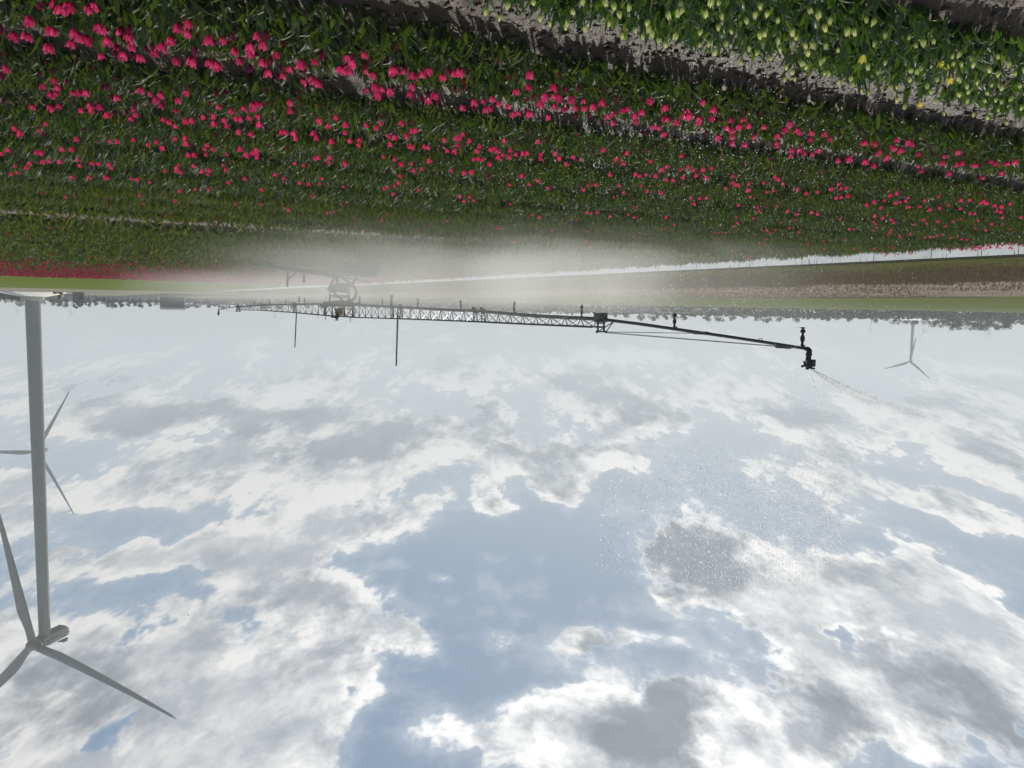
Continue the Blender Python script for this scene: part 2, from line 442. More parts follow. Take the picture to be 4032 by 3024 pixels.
def bed(i): return BED0 + BEDP * i
both = lambda s, t: in_view(s, t) & gap(s, t)
foliage('tulip_foliage', 'pale green leaves of the nearest row of yellow budding tulips', -2.5, 9.8, bed(0) + .10, bed(0) + 1.10, 620, (.11, .22), (.008, .017), 5, True, M['leaf_pale'], both)
NAMES = ['nearest', 'second', 'third', 'fourth', 'fifth', 'sixth', 'seventh']
for i in range(1, 8):
    s0, s1 = -.4 * bed(i) - 3.0, min(19.15, 1.95 * bed(i) + 2)
    segs, fold = (5, True) if i < 3 else ((3, True) if i < 4 else (3, False))
    foliage('tulip_foliage', 'dark green leaves of the %s pink tulip row from the bare soil strip' % NAMES[i - 1], s0, s1, bed(i) + (.06 if i < 3 else -.08), bed(i) + BEDW + (.02 if i < 2 else .16),
            620 if i < 2 else 700, (.12, .25), (.009, .020) if i < 2 else (.008, .015), segs, fold, M['leaf'] if i < 6 else M['leaf_far'], both if i < 2 else in_view)
def midkeep(s, t):
    g = (np.abs(t - 18.9) > 1.1 * np.clip((11 - s) / 5, .15, 1) + 1.3 * fbm(s * .9, t * .9, 4)) | (rng.random(len(t)) < .10)
    row = ((t - BED0) % BEDP < BEDW + .25) | (rng.random(len(t)) < .12)
    return in_view(s, t) & g & row
foliage('tulip_foliage', 'green leaf carpet of the middle tulip rows on both sides of the pale soil line', -12, 18.85, bed(8), 27, 300, (.14, .26), (.022, .04), 2, False, M['leaf_far'], midkeep)
def farkeep(s, t):
    row = ((t - BED0) % BEDP < BEDW + .3) | (rng.random(len(t)) < .25)
    return in_view(s, t, 5) & row
foliage('tulip_foliage', 'green leaf carpet of the far tulip rows towards the meadow', -22, 18.8, 27, 68, 110, (.16, .3), (.04, .07), 2, False, M['leaf_far'], farkeep)

# ------------------------------------------------------------------ tulips
Z1b1="350,30 400,55 445,45 575,65 605,45 183,130 10,195 95,235 165,230 190,250 315,195 345,210 315,305 470,215 515,240 465,285 565,255 635,180 655,190 690,265 775,205 845,190 845,240 800,205 755,310 855,300 650,370 745,350 795,355 855,355 900,375 945,325 985,305 1000,340 1060,300 1070,355 1110,265 1150,180 1210,155 1210,220 1270,330 1140,395 1215,390 1245,390 1355,255 1385,285 1445,265 1500,245 1365,405 1395,425 1525,335 1555,395 1625,350 1625,445 1620,300 1720,225 1700,290 1665,235 1790,360 1755,395 1700,400 1820,445 1870,450 1735,470 1800,495 1840,495 1955,410 1970,455 2085,355 2035,405 1975,530 2020,515 2065,540 2200,450"
Z1b2="30,445 15,495 25,655 260,485 345,525 370,570 435,535 275,560 335,610 365,610 470,605 515,605 555,600 325,695 220,695 380,690 520,715 590,720 590,685 640,690 725,630 755,635 695,740 735,735 700,560 670,570 880,680 825,735 860,715 880,745 850,770 915,585 970,615 1005,645 970,655 1050,690 1045,615 1150,650 1140,720 1205,605 1225,575 1400,600 1060,775 1100,790 1130,820 1200,780 1245,780 1310,760 1385,755 1385,795 1415,690 1500,720 1455,775 1475,815 1525,765 1560,770 1545,850 1620,765 1670,755 1675,800 1630,865 1580,705 1640,680 1665,675 1690,680 1635,705 1875,715 1875,665 2070,775 2125,815 2175,760 1820,855 1850,855 1900,860 1920,895 2030,860 2050,890 2145,910"
Z1b3="90,830 120,860 260,850 295,805 45,970 10,995 490,900 715,915 755,915 860,905 400,965 465,965 235,985 265,985 95,1075 165,1085 190,1055 75,1125 110,1120 280,1045 315,1040 390,1045 505,1035 515,1070 600,1055 640,1060 700,1065 720,1085 955,940 1015,920 1050,955 1130,900 1200,925 1195,895 1345,940 1330,965 1385,965 1330,1000 1220,1000 1260,1000 1470,1000 1550,960 1595,1000 1640,985 1665,985 1660,1020 1655,970 1070,1105 1140,1090 1160,1070 1140,1110 1180,1115 1250,1075 1310,1105 1350,1100 1350,1130 1450,1070 1465,1100 1585,1155 1475,1180 1835,1155 1965,1070 2040,1025 2065,1020 2130,1050 2135,1020 470,1145 580,1145 680,1145 700,1155 855,1160 895,1160 970,1180 1170,1235 1265,1225 1350,1225 1700,1225 1790,1130 1940,1185 2000,1190 2070,1190 905,1265 1130,1300 1530,1320 1700,1325 1870,1360 2120,1380"
Z2b1="30,380 75,375 70,405 50,460 145,360 190,390 155,420 155,470 205,490 5,450 30,435 330,455 365,440 300,395 410,465 410,430 470,485 525,480 565,460 655,500 690,450 735,480 770,465 795,530 735,580 800,570 160,590 210,560 240,600 265,580 310,590 240,630 465,560 440,605 470,640 520,635 555,650 560,615 610,615 615,670 785,695 860,660 865,700 925,660 935,710 970,705 1020,675 1080,690 975,640 1115,740 1145,735 1215,735 1130,595 1220,480 1210,565 1245,625 1310,640 1295,665 1325,620 1380,565 1375,625 1415,630 1450,580 1440,715 1470,700 1490,640 1520,700 1570,705 1515,745 1605,745 1635,690 1565,660 1535,575 1340,760 1385,690 1690,665 1790,645 1690,795 1725,755 1765,740 1765,795 1820,715 1855,710 1895,750 1915,790 1945,725 2000,655 2095,695 2085,770 2115,770 2175,790 1975,855 2085,870 2020,825 2060,830"
Z2b2="20,805 20,860 55,910 115,940 155,810 120,905 225,830 255,800 395,795 310,880 345,885 310,935 430,875 455,845 475,840 465,950 440,945 535,950 565,955 665,905 685,975 735,975 755,940 780,870 765,900 745,890 825,910 895,945 880,975 965,965 995,960 1010,975 1095,970 1090,1015 1050,1005 1135,1000 1180,990 1200,990 1015,1015 855,1030 885,1030 920,1035 965,1060 1290,1000 1285,1030 1385,995 1415,1020 1465,1060 1550,1035 1505,1015 1695,970 1775,1030 1825,1055 1850,990 2005,1045 2080,1095 2110,1080 2200,1010 2200,1100 1050,910 1270,920"
Z2b3="25,1055 275,1015 385,1060 455,1060 345,1035 465,1100 525,1095 565,1040 715,1105 790,1115 840,1110 1170,1135 1740,1130 1900,1125 1940,1140 1975,1130 2040,1135 2110,1165 2150,1170 275,1220 345,1205 370,1180 495,1230 330,1255 385,1135 10,1210 770,1270 795,1300 860,1300 835,1275 1090,1195 1270,1170 1215,1195 1650,1195 1570,1225 1340,1220 1800,1200 1830,1245 1985,1240 2070,1245 1095,1320 1740,1400 1590,1375 1620,1380 1660,1375 1235,1390 1285,1405 265,1425 685,1430 1010,1475 1365,1490 1900,1405 1860,1390 2105,1405"
Z3b1="125,665 205,710 25,720 40,745 10,755 110,770 105,795 185,765 310,785 395,735 390,780 370,820 430,815 290,830 320,850 150,860 225,890 320,885 320,925 405,935 460,890 470,860 615,880 615,925 605,950 690,800 660,840 740,845 765,865 835,860 825,905 915,870 525,825 950,905 760,970 705,975 795,995 755,1000 700,1010 885,975 840,1000 1005,1040 1030,1045 1080,1025 1180,925 1165,930 1250,930 1225,955 1275,985 1260,1000 1355,950 1385,910 1365,965 1410,970 1330,1015 1315,1030 1455,920 1485,935 1180,1045 1195,1060 1245,1070 1525,1000 1525,1080 1540,1110 1685,1055 1700,1015 1690,1075 1785,985 1810,1055 1780,1065 1830,1010 1880,1075 1900,1070 1965,1055 2000,1045 2090,1065 2105,1060 2065,1120 1915,1150 1945,1155 2030,1060 2160,1045 1725,1120"
Z3b2="30,1080 130,1095 70,1100 5,1145 80,1135 155,1150 190,1090 320,1140 330,1180 335,1195 365,1200 430,1190 280,1220 420,1230 600,1145 620,1160 525,1185 545,1245 590,1235 745,1220 800,1250 870,1245 650,1190 1005,1195 965,1220 1025,1220 1055,1215 1070,1265 995,1280 1025,1275 1385,1250 1340,1265 1310,1300 1240,1305 1195,1325 1285,1345 1380,1310 1410,1310 1460,1280 1445,1300 1470,1340 1450,1345 1535,1335 1570,1300 1605,1355 1665,1345 1720,1330 1660,1275 1800,1295 1795,1350 1855,1295 1860,1380 1890,1385 1930,1310 1955,1300 1970,1315 2025,1330 2040,1365 2065,1335 2060,1370 2120,1320 2070,1410 2195,1405 1245,1395 1250,1450 1295,1410 1350,1420 1365,1440"
Z3b3="50,1280 110,1285 150,1280 75,1315 360,1330 485,1340 490,1365 535,1335 610,1335 675,1365 730,1385 835,1375 870,1385 1560,1420 1580,1445 1655,1430 1705,1465 1755,1435 1915,1430 1965,1490 2000,1450 335,1465 545,1490 600,1490 755,1500 1055,1550 1340,1505 1410,1535 1405,1525 1480,1520 1605,1535 1650,1525 1685,1520 1785,1530 1840,1550"
Y2="945,80 1035,120 1090,40 1240,20 1295,120 1345,160 1470,155 1490,80 1450,180 1575,190 1570,15 1740,160 1760,45 1790,95 1815,230 1865,50 1950,245 1990,155 2010,215 2050,265 2095,290 2175,230 2110,100 2185,80 1700,10 1995,180 2200,30 1900,200"
Y3="5,70 185,15 245,20 140,90 250,105 410,135 500,40 475,95 545,95 615,140 125,215 235,175 310,210 715,205 500,225 530,220 540,205 960,135 915,185 815,70 870,95 735,250 615,265 175,285 285,290 120,300 430,320 495,345 625,325 630,340 785,300 805,345 855,295 930,300 195,345 380,410 565,385 1005,335 1245,290 1185,135 1250,145 1065,200 1105,210 1480,250 1545,275 1620,275 1500,305 1310,230 1170,385 1205,430 905,395 920,390 770,410 810,440 670,440 925,480 945,480 720,470 660,515 725,520 1085,510 1105,545 1020,535 1165,595 1205,605 1355,560 1390,570 1375,600 1385,645 1450,690 1545,685 1680,420 1725,525 1765,420 1805,420 1865,385 1895,415 2035,375 1550,440 1645,515 1700,435 1780,515 1800,355 1315,415 1480,460 1260,475 1520,465 1465,520 1750,370 1860,600 1780,615 1840,655 1950,660 2030,655 2070,665 2120,650 1690,740 1890,745 1975,760 2090,795 2130,640 2000,560 2060,570 1920,520 2180,560 1965,610 2200,700 2040,720 1840,560 1600,600 1640,650 1580,560 2150,480 2050,480 1985,455 2120,420 2200,460"

def pts(txt, ox):
    k = 1344 / 2212.0
    return [(ox + float(a) * k, float(b) * k) for a, b in (w.split(',') for w in txt.split())]

def blossom_mesh(name, mat, seed, flare, h=.066, r=.030, nk=6):
    rs = random.Random(seed); V = []; Fs = []
    for p in range(nk):
        inner = p % 2; a0 = 2 * PI * p / nk + rs.uniform(-.12, .12)
        hh = h * rs.uniform(.85, 1.1); fl = flare * rs.uniform(.6, 1.3)
        base = len(V); nu, nv = 4, 5
        for j in range(nv + 1):
            u = j / nv
            rad = r * (math.sin(min(1, u * 1.9 + .16) * PI / 2) * (1 - .18 * inner) + fl * u ** 3)
            zz = hh * (u ** .85) * (1 - .10 * fl * u ** 3)
            half = .62 * math.sin(PI * min(1, (u * .80 + .16))) ** .6 if j < nv else .30
            for i in range(nu + 1):
                w = (i / nu - .5) * 2
                jag = rs.uniform(-.006, .005) if j == nv else (rs.uniform(-.002, .002) if j == nv - 1 else 0)
                bulge = 1 - .10 * w * w
                V.append((rad * bulge * math.cos(a0 + w * half), rad * bulge * math.sin(a0 + w * half), zz + jag - .003 * w * w * u))
        for j in range(nv):
            for i in range(nu):
                q = base + j * (nu + 1) + i; Fs.append((q, q + 1, q + nu + 2, q + nu + 1))
    return np_mesh(name, np.array(V), np.array(Fs), [mat])
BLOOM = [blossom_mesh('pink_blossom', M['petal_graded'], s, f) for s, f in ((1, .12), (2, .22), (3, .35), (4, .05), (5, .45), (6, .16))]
CLOSED = [blossom_mesh('closed_blossom', M['petal_dark'], s, -.45, .062, .021) for s in (7, 8)]
BUDS = [blossom_mesh('tulip_bud', M['bud'], s, f, .060, .0215) for s, f in ((11, -.55), (12, -.4), (13, -.6), (14, -.3))]
YEL = [blossom_mesh('yellow_blossom', M['yellow_petal'], s, .25, .055, .026) for s in (21, 22)]
def stem_mesh(seed):
    rs = random.Random(seed); b = MB(); dx, dy = rs.uniform(-.03, .03), rs.uniform(-.03, .03)
    b.path([(dx * (1 - u) ** 2, dy * (1 - u) ** 2, -1 + u) for u in (0, .3, .65, 1.0)], [.0042, .004, .0036, .0034], 6)
    return b.mesh('tulip_stem', M['stem'])
STEMS = [stem_mesh(s) for s in range(4)]
def one_leaf(seed, mat):
    g = np.random.default_rng(seed)
    V, Fc = leaf_array(np.zeros((1, 3)), np.array([0.]), np.array([g.uniform(.16, .24)]), np.array([g.uniform(.016, .026)]), np.array([g.uniform(.1, .45)]), np.array([g.uniform(.2, 1.1)]), 6)
    return np_mesh('tulip_leaf', V, Fc, [mat])
LEAFS = [one_leaf(s, M['leaf']) for s in range(6)]; LEAFS_Y = [one_leaf(s + 20, M['leaf_pale']) for s in range(6)]

def tulip(name, px, z, heads, leafs, label, cat, group, scale=1.0, lean=.2):
    P = gnd(px[0], px[1], z)
    s, t = P[:2] @ E1, P[:2] @ E2
    zg = float(ground_z(s, t))
    h = max(.08, z - .024 - zg)
    root = empty(name, (P[0], P[1], zg), rng.uniform(0, 2 * PI))
    tag(root, label, cat, group)
    link('stem', random.choice(STEMS), root, (0, 0, h), None, (1, 1, h))
    link('blossom', random.choice(heads), root, (0, 0, h - .004), (random.uniform(-lean, lean), random.uniform(-lean, lean), random.uniform(0, 6.28)), (scale * random.uniform(.88, 1.1),) * 3)
    for k in range(2):
        link('leaf', random.choice(leafs), root, (0, 0, 0), (0, 0, k * PI + random.uniform(-.6, .6)), (1, 1, random.uniform(.75, 1.0) * h / .2))
    return root

rowpts = [pts(Z1b1, 0) + pts(Z2b1, 1344) + pts(Z3b1, 2688), pts(Z1b2, 0) + pts(Z2b2, 1344) + pts(Z3b2, 2688), pts(Z1b3, 0) + pts(Z2b3, 1344) + pts(Z3b3, 2688)]
rest = []
count = 0
for i, lst in enumerate(rowpts):
    lst = sorted(lst, key=lambda p: p[1] + .0 * p[0])
    for p in lst:
        z = .25 + random.uniform(-.025, .02)
        small = math.sin(p[0] * 12.9898 + p[1] * 78.233) * .5 + .5
        if i == 0 or (i == 1 and count < 300 and p[1] < 560):
            dark = small < .10
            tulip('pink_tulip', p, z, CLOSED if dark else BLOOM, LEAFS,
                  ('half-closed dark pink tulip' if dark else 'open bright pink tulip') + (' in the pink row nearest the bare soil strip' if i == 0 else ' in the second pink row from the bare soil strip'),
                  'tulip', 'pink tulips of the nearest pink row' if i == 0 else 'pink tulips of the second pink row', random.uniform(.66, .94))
            count += 1
        else:
            rest.append(gnd(p[0], p[1], z))
for ox, txt in ((1344, Y2), (2688, Y3)):
    for k, p in enumerate(pts(txt, ox)):
        opened = ox == 2688 and any(abs(p[0] - 2688 - a * .6076) < 6 and abs(p[1] - b * .6076) < 6 for a, b in ((1680, 420), (1725, 525), (1545, 685), (1700, 435), (1170, 385)))
        z = .205 + random.uniform(-.025, .03)
        tulip('yellow_tulip', p, z, YEL if opened else BUDS, LEAFS_Y,
              'half-open yellow tulip bloom among the green buds' if opened else 'closed pale green and yellow tulip bud in the row beside the bare soil',
              'tulip', 'opened yellow tulips' if opened else 'budding yellow tulips', random.uniform(.62, .84) if not opened else .85, .35)

def low_blossoms(P, size, mat_idx, nk=6):
    # small cup-shaped heads for flowers too far away to show petals one by one
    n = len(P); size = np.asarray(size)
    a = np.linspace(0, 2 * PI, nk, endpoint=False)[None] + rng.uniform(0, 6, (n, 1))
    def ring(r, z, jit=0):
        rr = r * size[:, None] * (1 + (rng.random((n, nk)) - .5) * jit)
        return np.stack([P[:, None, 0] + rr * np.cos(a), P[:, None, 1] + rr * np.sin(a), P[:, None, 2] + z * size[:, None] * (1 + (rng.random((n, nk)) - .5) * jit)], -1)
    V = np.concatenate([ring(.3, -.95), ring(.95, -.5), ring(1.0, .55, .9)], 1)
    V[:, 2 * nk::2, 2] += size[:, None] * .55 * rng.random((n, 1))
    q = []
    for l in range(2):
        for k in range(nk):
            k2 = (k + 1) % nk; q.append((l * nk + k, l * nk + k2, (l + 1) * nk + k2, (l + 1) * nk + k))
    q = np.array(q)
    Fc = (q[None] + (np.arange(n) * nk * 3)[:, None, None]).reshape(-1, 4)
    return V.reshape(-1, 3), Fc, np.repeat(mat_idx, len(q))

Ps = []; Sz = []; Mi = []
def scatter(n, s0, s1, t0, t1, z, size, mi, keep=None):
    s = rng.uniform(s0, s1, n); t = rng.uniform(t0, t1, n)
    k = in_view(s, t)
    if keep is not None: k &= keep(s, t)
    s, t = s[k], t[k]
    Ps.append(np.concatenate([s[:, None] * E1 + t[:, None] * E2, (z[0] + rng.random(len(s)) * (z[1] - z[0]))[:, None]], -1))
    Sz.append(rng.uniform(*size, len(s))); Mi.append(np.full(len(s), mi))
row = lambda s, t: ((t - BED0) % BEDP < BEDW)
scatter(1300, -4, 18.8, bed(1) + .1, bed(4), (.12, .22), (.010, .016), 1, row)            # closed dark buds low among the leaves
scatter(300, -4, 18.8, bed(3), 15, (.20, .26), (.016, .022), 0, lambda s, t: row(s, t) & (rng.random(len(s)) < .25))
scatter(110, 9, 18.8, 9, 20, (.2, .26), (.017, .024), 0, row)
scatter(90, 18.0, 19.1, 9.5, 12.5, (.14, .22), (.018, .026), 0)
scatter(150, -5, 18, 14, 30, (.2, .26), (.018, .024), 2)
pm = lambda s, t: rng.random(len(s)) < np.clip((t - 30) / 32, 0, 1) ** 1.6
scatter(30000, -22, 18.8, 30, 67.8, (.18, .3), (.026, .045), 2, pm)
# the remaining heads of the second and third rows keep their petals
rv = []; rf = []; rm = []; b = 0
for P in rest:
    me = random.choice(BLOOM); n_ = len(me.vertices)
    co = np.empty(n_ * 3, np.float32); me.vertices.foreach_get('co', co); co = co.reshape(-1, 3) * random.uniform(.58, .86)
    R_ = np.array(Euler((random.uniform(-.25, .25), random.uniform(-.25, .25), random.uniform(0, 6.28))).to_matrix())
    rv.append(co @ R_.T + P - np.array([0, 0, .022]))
    fq = np.empty(len(me.loops), np.int32); me.loops.foreach_get('vertex_index', fq)
    rf.append(fq.reshape(-1, 4) + b); b += n_
RV = np.concatenate(rv); RF = np.concatenate(rf)
V, Fc, mi = low_blossoms(np.concatenate(Ps), np.concatenate(Sz), np.concatenate(Mi))
Fc = np.concatenate([Fc, RF + len(V)]); V = np.concatenate([V, RV]); mi = np.concatenate([mi, np.zeros(len(RF), int)])
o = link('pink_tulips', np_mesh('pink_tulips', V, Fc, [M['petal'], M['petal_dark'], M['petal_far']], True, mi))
tag(o, 'pink tulip heads scattered over the farther rows out to the meadow', 'tulips', kind='stuff')

# clods of earth on the bare strips
def clods(n, s0, s1, t0, t1, r):
    s = rng.uniform(s0, s1, n); t = rng.uniform(t0, t1, n)
    ph = (1 + 5 ** .5) / 2
    iv = np.array([(-1, ph, 0), (1, ph, 0), (-1, -ph, 0), (1, -ph, 0), (0, -1, ph), (0, 1, ph), (0, -1, -ph), (0, 1, -ph), (ph, 0, -1), (ph, 0, 1), (-ph, 0, -1), (-ph, 0, 1)]) / 1.9
    it = np.array([(0, 11, 5), (0, 5, 1), (0, 1, 7), (0, 7, 10), (0, 10, 11), (1, 5, 9), (5, 11, 4), (11, 10, 2), (10, 7, 6), (7, 1, 8), (3, 9, 4), (3, 4, 2), (3, 2, 6), (3, 6, 8), (3, 8, 9), (4, 9, 5), (2, 4, 11), (6, 2, 10), (8, 6, 7), (9, 8, 1)])
    R = r[0] * (r[1] / r[0]) ** (rng.random(n) ** 2.2)
    sc = R[:, None, None] * (1 + (rng.random((n, 12, 1)) - .5) * .8) * np.stack([rng.uniform(.7, 1.4, n), rng.uniform(.7, 1.4, n), rng.uniform(.4, .8, n)], -1)[:, None, :]
    P = np.concatenate([s[:, None] * E1 + t[:, None] * E2, (ground_z(s, t) + R * .15)[:, None]], -1)
    V = P[:, None, :] + iv[None] * sc
    return V.reshape(-1, 3), (it[None] + (np.arange(n) * 12)[:, None, None]).reshape(-1, 3)
Vs = []; Fs = []; b = 0
for args in ((2600, 1, 9, 1.9, 3.1, (.004, .03)), (5200, .5, 12, bed(0) + 1.05, bed(1) + .12, (.004, .026)), (2600, -1, 12, bed(1) + 1.1, bed(2) + .1, (.006, .024))):
    v, f = clods(*args); Vs.append(v); Fs.append(f + b); b += len(v)
o = link('soil_clods', np_mesh('soil_clods', np.concatenate(Vs), np.concatenate(Fs), [M['soil']], False))
tag(o, 'loose clods and crumbs of earth on the bare soil between the rows', 'soil', kind='stuff')

# ------------------------------------------------------------------ weeds and reeds by the canal
def blades(s, t, h, w, lean=.5):
    n = len(s); yaw = rng.uniform(0, 2 * PI, n); ln = rng.normal(0, lean, n) * h; ly = rng.uniform(0, 2 * PI, n)
    B = np.concatenate([s[:, None] * E1 + t[:, None] * E2, ground_z(s, t)[:, None]], -1)
    d = np.stack([np.cos(yaw), np.sin(yaw), 0 * yaw], -1) * w[:, None]
    tip = B + np.stack([ln * np.cos(ly), ln * np.sin(ly), h], -1)
    midp = (B + tip) / 2 + np.array([0, 0, .1]) * h[:, None]
    V = np.stack([B - d, B + d, midp + d * .8, midp - d * .8, tip], 1)
    q = np.array([(0, 1, 2, 3), (3, 2, 4, 4)])
    f1 = np.array([(0, 1, 2), (0, 2, 3), (3, 2, 4)])
    return V.reshape(-1, 3), (f1[None] + (np.arange(n) * 5)[:, None, None]).reshape(-1, 3)
n = 130000
s = 24.8 + rng.random(n) ** .8 * 14.7; t = rng.uniform(-12, 75, n)
k = in_view(s, t, 3); s, t = s[k], t[k]
h = np.clip(.24 + .5 * fbm(s * .35, t * .35, 3), .06, .5) * np.clip((s - 24.5) / 7, .06, 1) * rng.uniform(.5, 1.1, len(s))
v, f = blades(s, t, h, rng.uniform(.006, .016, len(s)))
n = 26000; s2 = rng.uniform(38, 76, n); t2 = rng.uniform(-12, 110, n); k = in_view(s2, t2, 3) & (fbm(s2 * .2, t2 * .09, 3) > -.1); s2, t2 = s2[k], t2[k]
v2, f2 = blades(s2, t2, rng.uniform(.06, .22, len(s2)), rng.uniform(.02, .05, len(s2))); f = np.concatenate([f, f2 + len(v)]); v = np.concatenate([v, v2])
o = link('dry_weeds', np_mesh('dry_weeds', v, f, [M['weed']], False)); tag(o, 'tall brown dry weeds covering the bank beyond the canal', 'weeds', kind='stuff')
n = 1500
t = rng.uniform(2, 60, n); t = t[fbm(t * .8, t * 0, 3) > .02]
s = np.where(rng.random(len(t)) < .75, rng.uniform(24.3, 24.6, len(t)), rng.uniform(18.9, 19.1, len(t)))
v, f = blades(s, t, rng.uniform(.12, .42, len(t)), rng.uniform(.006, .014, len(t)), .18)
o = link('reeds', np_mesh('reeds', v, f, [M['reed']], False)); tag(o, 'thin reed stems standing along both edges of the canal', 'reeds', kind='stuff')
# ------------------------------------------------------------------ wind turbines
def blade_mesh(name, L, mat, root_r=1.15, chord=3.7, nsec=14, nst=26):
    V = []; Fs = []
    for i in range(nst):
        u = (i / (nst - 1)) ** 1.15
        z = .9 + u * (L - .9)
        b = min(1, max(0, (u - .02) / .17)); b = b * b * (3 - 2 * b)
        ch = (1 - b) * 2 * root_r + b * chord * (1 - max(0, (u - .2)) / .8 * .80)
        if u > .965: ch *= math.sqrt(max(.02, 1 - ((u - .965) / .036) ** 2))
        th = (1 - b) * 2 * root_r + b * ch * (.34 - .2 * u)
        tw = math.radians(16) * (1 - u) ** 1.6 * b
        off = -.18 * ch * b
        pre = -1.6 * u ** 2.2 * (L / 55)
        for k in range(nsec):
            a = 2 * PI * k / nsec
            x = math.cos(a) * ch / 2; y = math.sin(a) * th / 2
            y *= (1 - b * .75 * max(0, -math.cos(a)) ** .8)          # thin trailing edge
            x += -off if False else off
            X = x * math.cos(tw) - y * math.sin(tw); Y = x * math.sin(tw) + y * math.cos(tw)
            V.append((X, Y + pre, z))
    for i in range(nst - 1):
        for k in range(nsec):
            k2 = (k + 1) % nsec; Fs.append((i * nsec + k, i * nsec + k2, (i + 1) * nsec + k2, (i + 1) * nsec + k))
    return np_mesh(name, np.array(V), np.array(Fs), [mat])

def turbine_meshes(hub_h, L, mat, r0=2.1, r1=1.64, k=1.0):
    tm = {}
    b = MB(); zt = hub_h - 1.6 * k
    prof = []
    for i in range(13):
        z = zt * i / 12; r = r0 + (r1 - r0) * i / 12
        prof.append((r, z))
        if i in (4, 8): prof += [(r + .03 * k, z + .02), (r + .03 * k, z + .22), (r, z + .24)]
    b.lathe(prof, n=32); tm['tower'] = b.mesh('tower', mat)
    # nacelle: lofted box with chamfered edges, tail bottom rising
    b = MB(); secs = [(-2.3, .75, .8, 0), (-1.9, 1.55, 1.35, 0), (0, 1.8, 1.75, 0), (6.6, 1.78, 1.7, .0), (7.9, 1.65, 1.4, .28), (8.2, 1.4, 1.15, .32)]
    vs = []; n = 16
    for (y, hw, hh, zc) in secs:
        for j in range(n):
            a = 2 * PI * (j + .5) / n; c, s_ = math.cos(a), math.sin(a)
            f = lambda q: math.copysign(min(1, abs(q) ** .12), q)
            vs.append((f(c) * hw * k, y * k, hub_h + (f(s_) * hh + zc) * k))
    fs = []
    for i in range(len(secs) - 1):
        for j in range(n):
            j2 = (j + 1) % n; fs.append((i * n + j, i * n + j2, (i + 1) * n + j2, (i + 1) * n + j))
    fs.append(tuple(range(n))[::-1]); fs.append(tuple((len(secs) - 1) * n + j for j in range(n)))
    b.add(vs, fs); tm['nacelle'] = b.mesh('nacelle', mat, angle=50)
    b = MB(); b.lathe([(1.62 * k, 2.0 * k), (1.7 * k, 1.0 * k), (1.7 * k, -.6 * k), (1.45 * k, -1.4 * k), (.95 * k, -2.0 * k), (.3 * k, -2.3 * k), (.02, -2.33 * k)], (0, 0, 0), Matrix.Rotation(-PI / 2, 3, 'X'), 24)
    # axis along local y, nose towards -y
    tm['spinner'] = b.mesh('spinner', mat)
    tm['blade'] = blade_mesh('blade', L, mat, 1.15 * k, 3.7 * k)
    return tm

def put_turbine(tm, hub, yaw, phase, hub_h, label, group=None, ax=4.5, scale=1.0):
    a = np.array([-math.sin(yaw), math.cos(yaw), 0])
    base = np.array(hub) + a * ax * scale; base[2] = hub[2] - hub_h * scale
    root = empty('wind_turbine', base, yaw); root.scale = (scale,) * 3
    tag(root, label, 'wind turbine', group)
    link('tower', tm['tower'], root); link('nacelle', tm['nacelle'], root)
    sp = link('spinner', tm['spinner'], root, (0, -ax, hub_h))
    for k in range(3):
        link('blade', tm['blade'], root, (0, -ax, hub_h), (0, math.radians(phase + 120 * k), 0))
    return root

hubB = at(130, 2540, 242)
TB = turbine_meshes(float(hubB[2]), 54.0, M['white_paint'])
big = put_turbine(TB, hubB, math.radians(15), 46, float(hubB[2]), 'huge grey-white wind turbine on a pale concrete base, lettered along its nacelle')
HH = float(hubB[2])
nac = next(c for c in big.children if c.name.startswith('nacelle'))
tc_ = bpy.data.curves.new('lettering', 'FONT'); tc_.body = 'VATTENFALL'; tc_.size = 1.35; tc_.extrude = .004; tc_.align_x = 'CENTER'; tc_.align_y = 'CENTER'; tc_.space_character = 1.06
tc_.materials.append(M['blue_ink'])
_tmp = bpy.data.objects.new('lettering_source', tc_); COL.objects.link(_tmp); bpy.context.view_layer.update()
lme = bpy.data.meshes.new_from_object(_tmp.evaluated_get(bpy.context.evaluated_depsgraph_get())); lme.name = 'lettering'; bpy.data.objects.remove(_tmp)
lt = link('lettering', lme, nac)
lm = Matrix(((0, 0, -1, -1.822), (-1, 0, 0, 3.9), (0, 1, 0, HH + .05), (0, 0, 0, 1)))
lt.matrix_local = lm
b = MB(); pr = [(math.cos(a), math.sin(a)) for a in np.linspace(.15, PI - .5, 12)]
vs = [(-1.815, -.45 - .62 * x, HH - .32 + .85 * y) for x, y in pr]; b.add(vs, [tuple(range(12))]); 
b.v += [(-1.79, y, z) for _, y, z in vs]; b.f += [(i, (i + 1) % 12, 12 + (i + 1) % 12, 12 + i) for i in range(12)]
me_ = b.mesh('logo', M['blue_logo'], smooth=False); link('logo', me_, nac)
b = MB(); b.add([(-1.812, -.95, HH - .62), (-1.812, .05, HH - .62), (-1.812, -.2, HH - .38), (-1.812, -.9, HH - .38)], [(0, 1, 2, 3)])
link('logo', b.mesh('logo', M['yellow_logo'], smooth=False), nac)
b = MB()
for zz in (HH + 1.25, HH - 1.2): b.box((-1.83, 3.0, zz), (.08, 8.6, .14))
link('trim', b.mesh('trim', M['white_paint']), nac)
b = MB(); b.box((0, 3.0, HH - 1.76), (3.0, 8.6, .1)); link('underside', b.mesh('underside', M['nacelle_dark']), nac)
b = MB(); b.box((0, 6.7, HH + 2.5), (2.6, 1.7, 1.5)); b.box((0, 7.7, HH + 2.35), (2.2, .35, 1.0)); b.tube((0, 7.9, HH + 2.45), (0, 8.8, HH + 2.6), .12)
link('cooler', b.mesh('cooler', M['shed_dark']), nac)
b = MB()
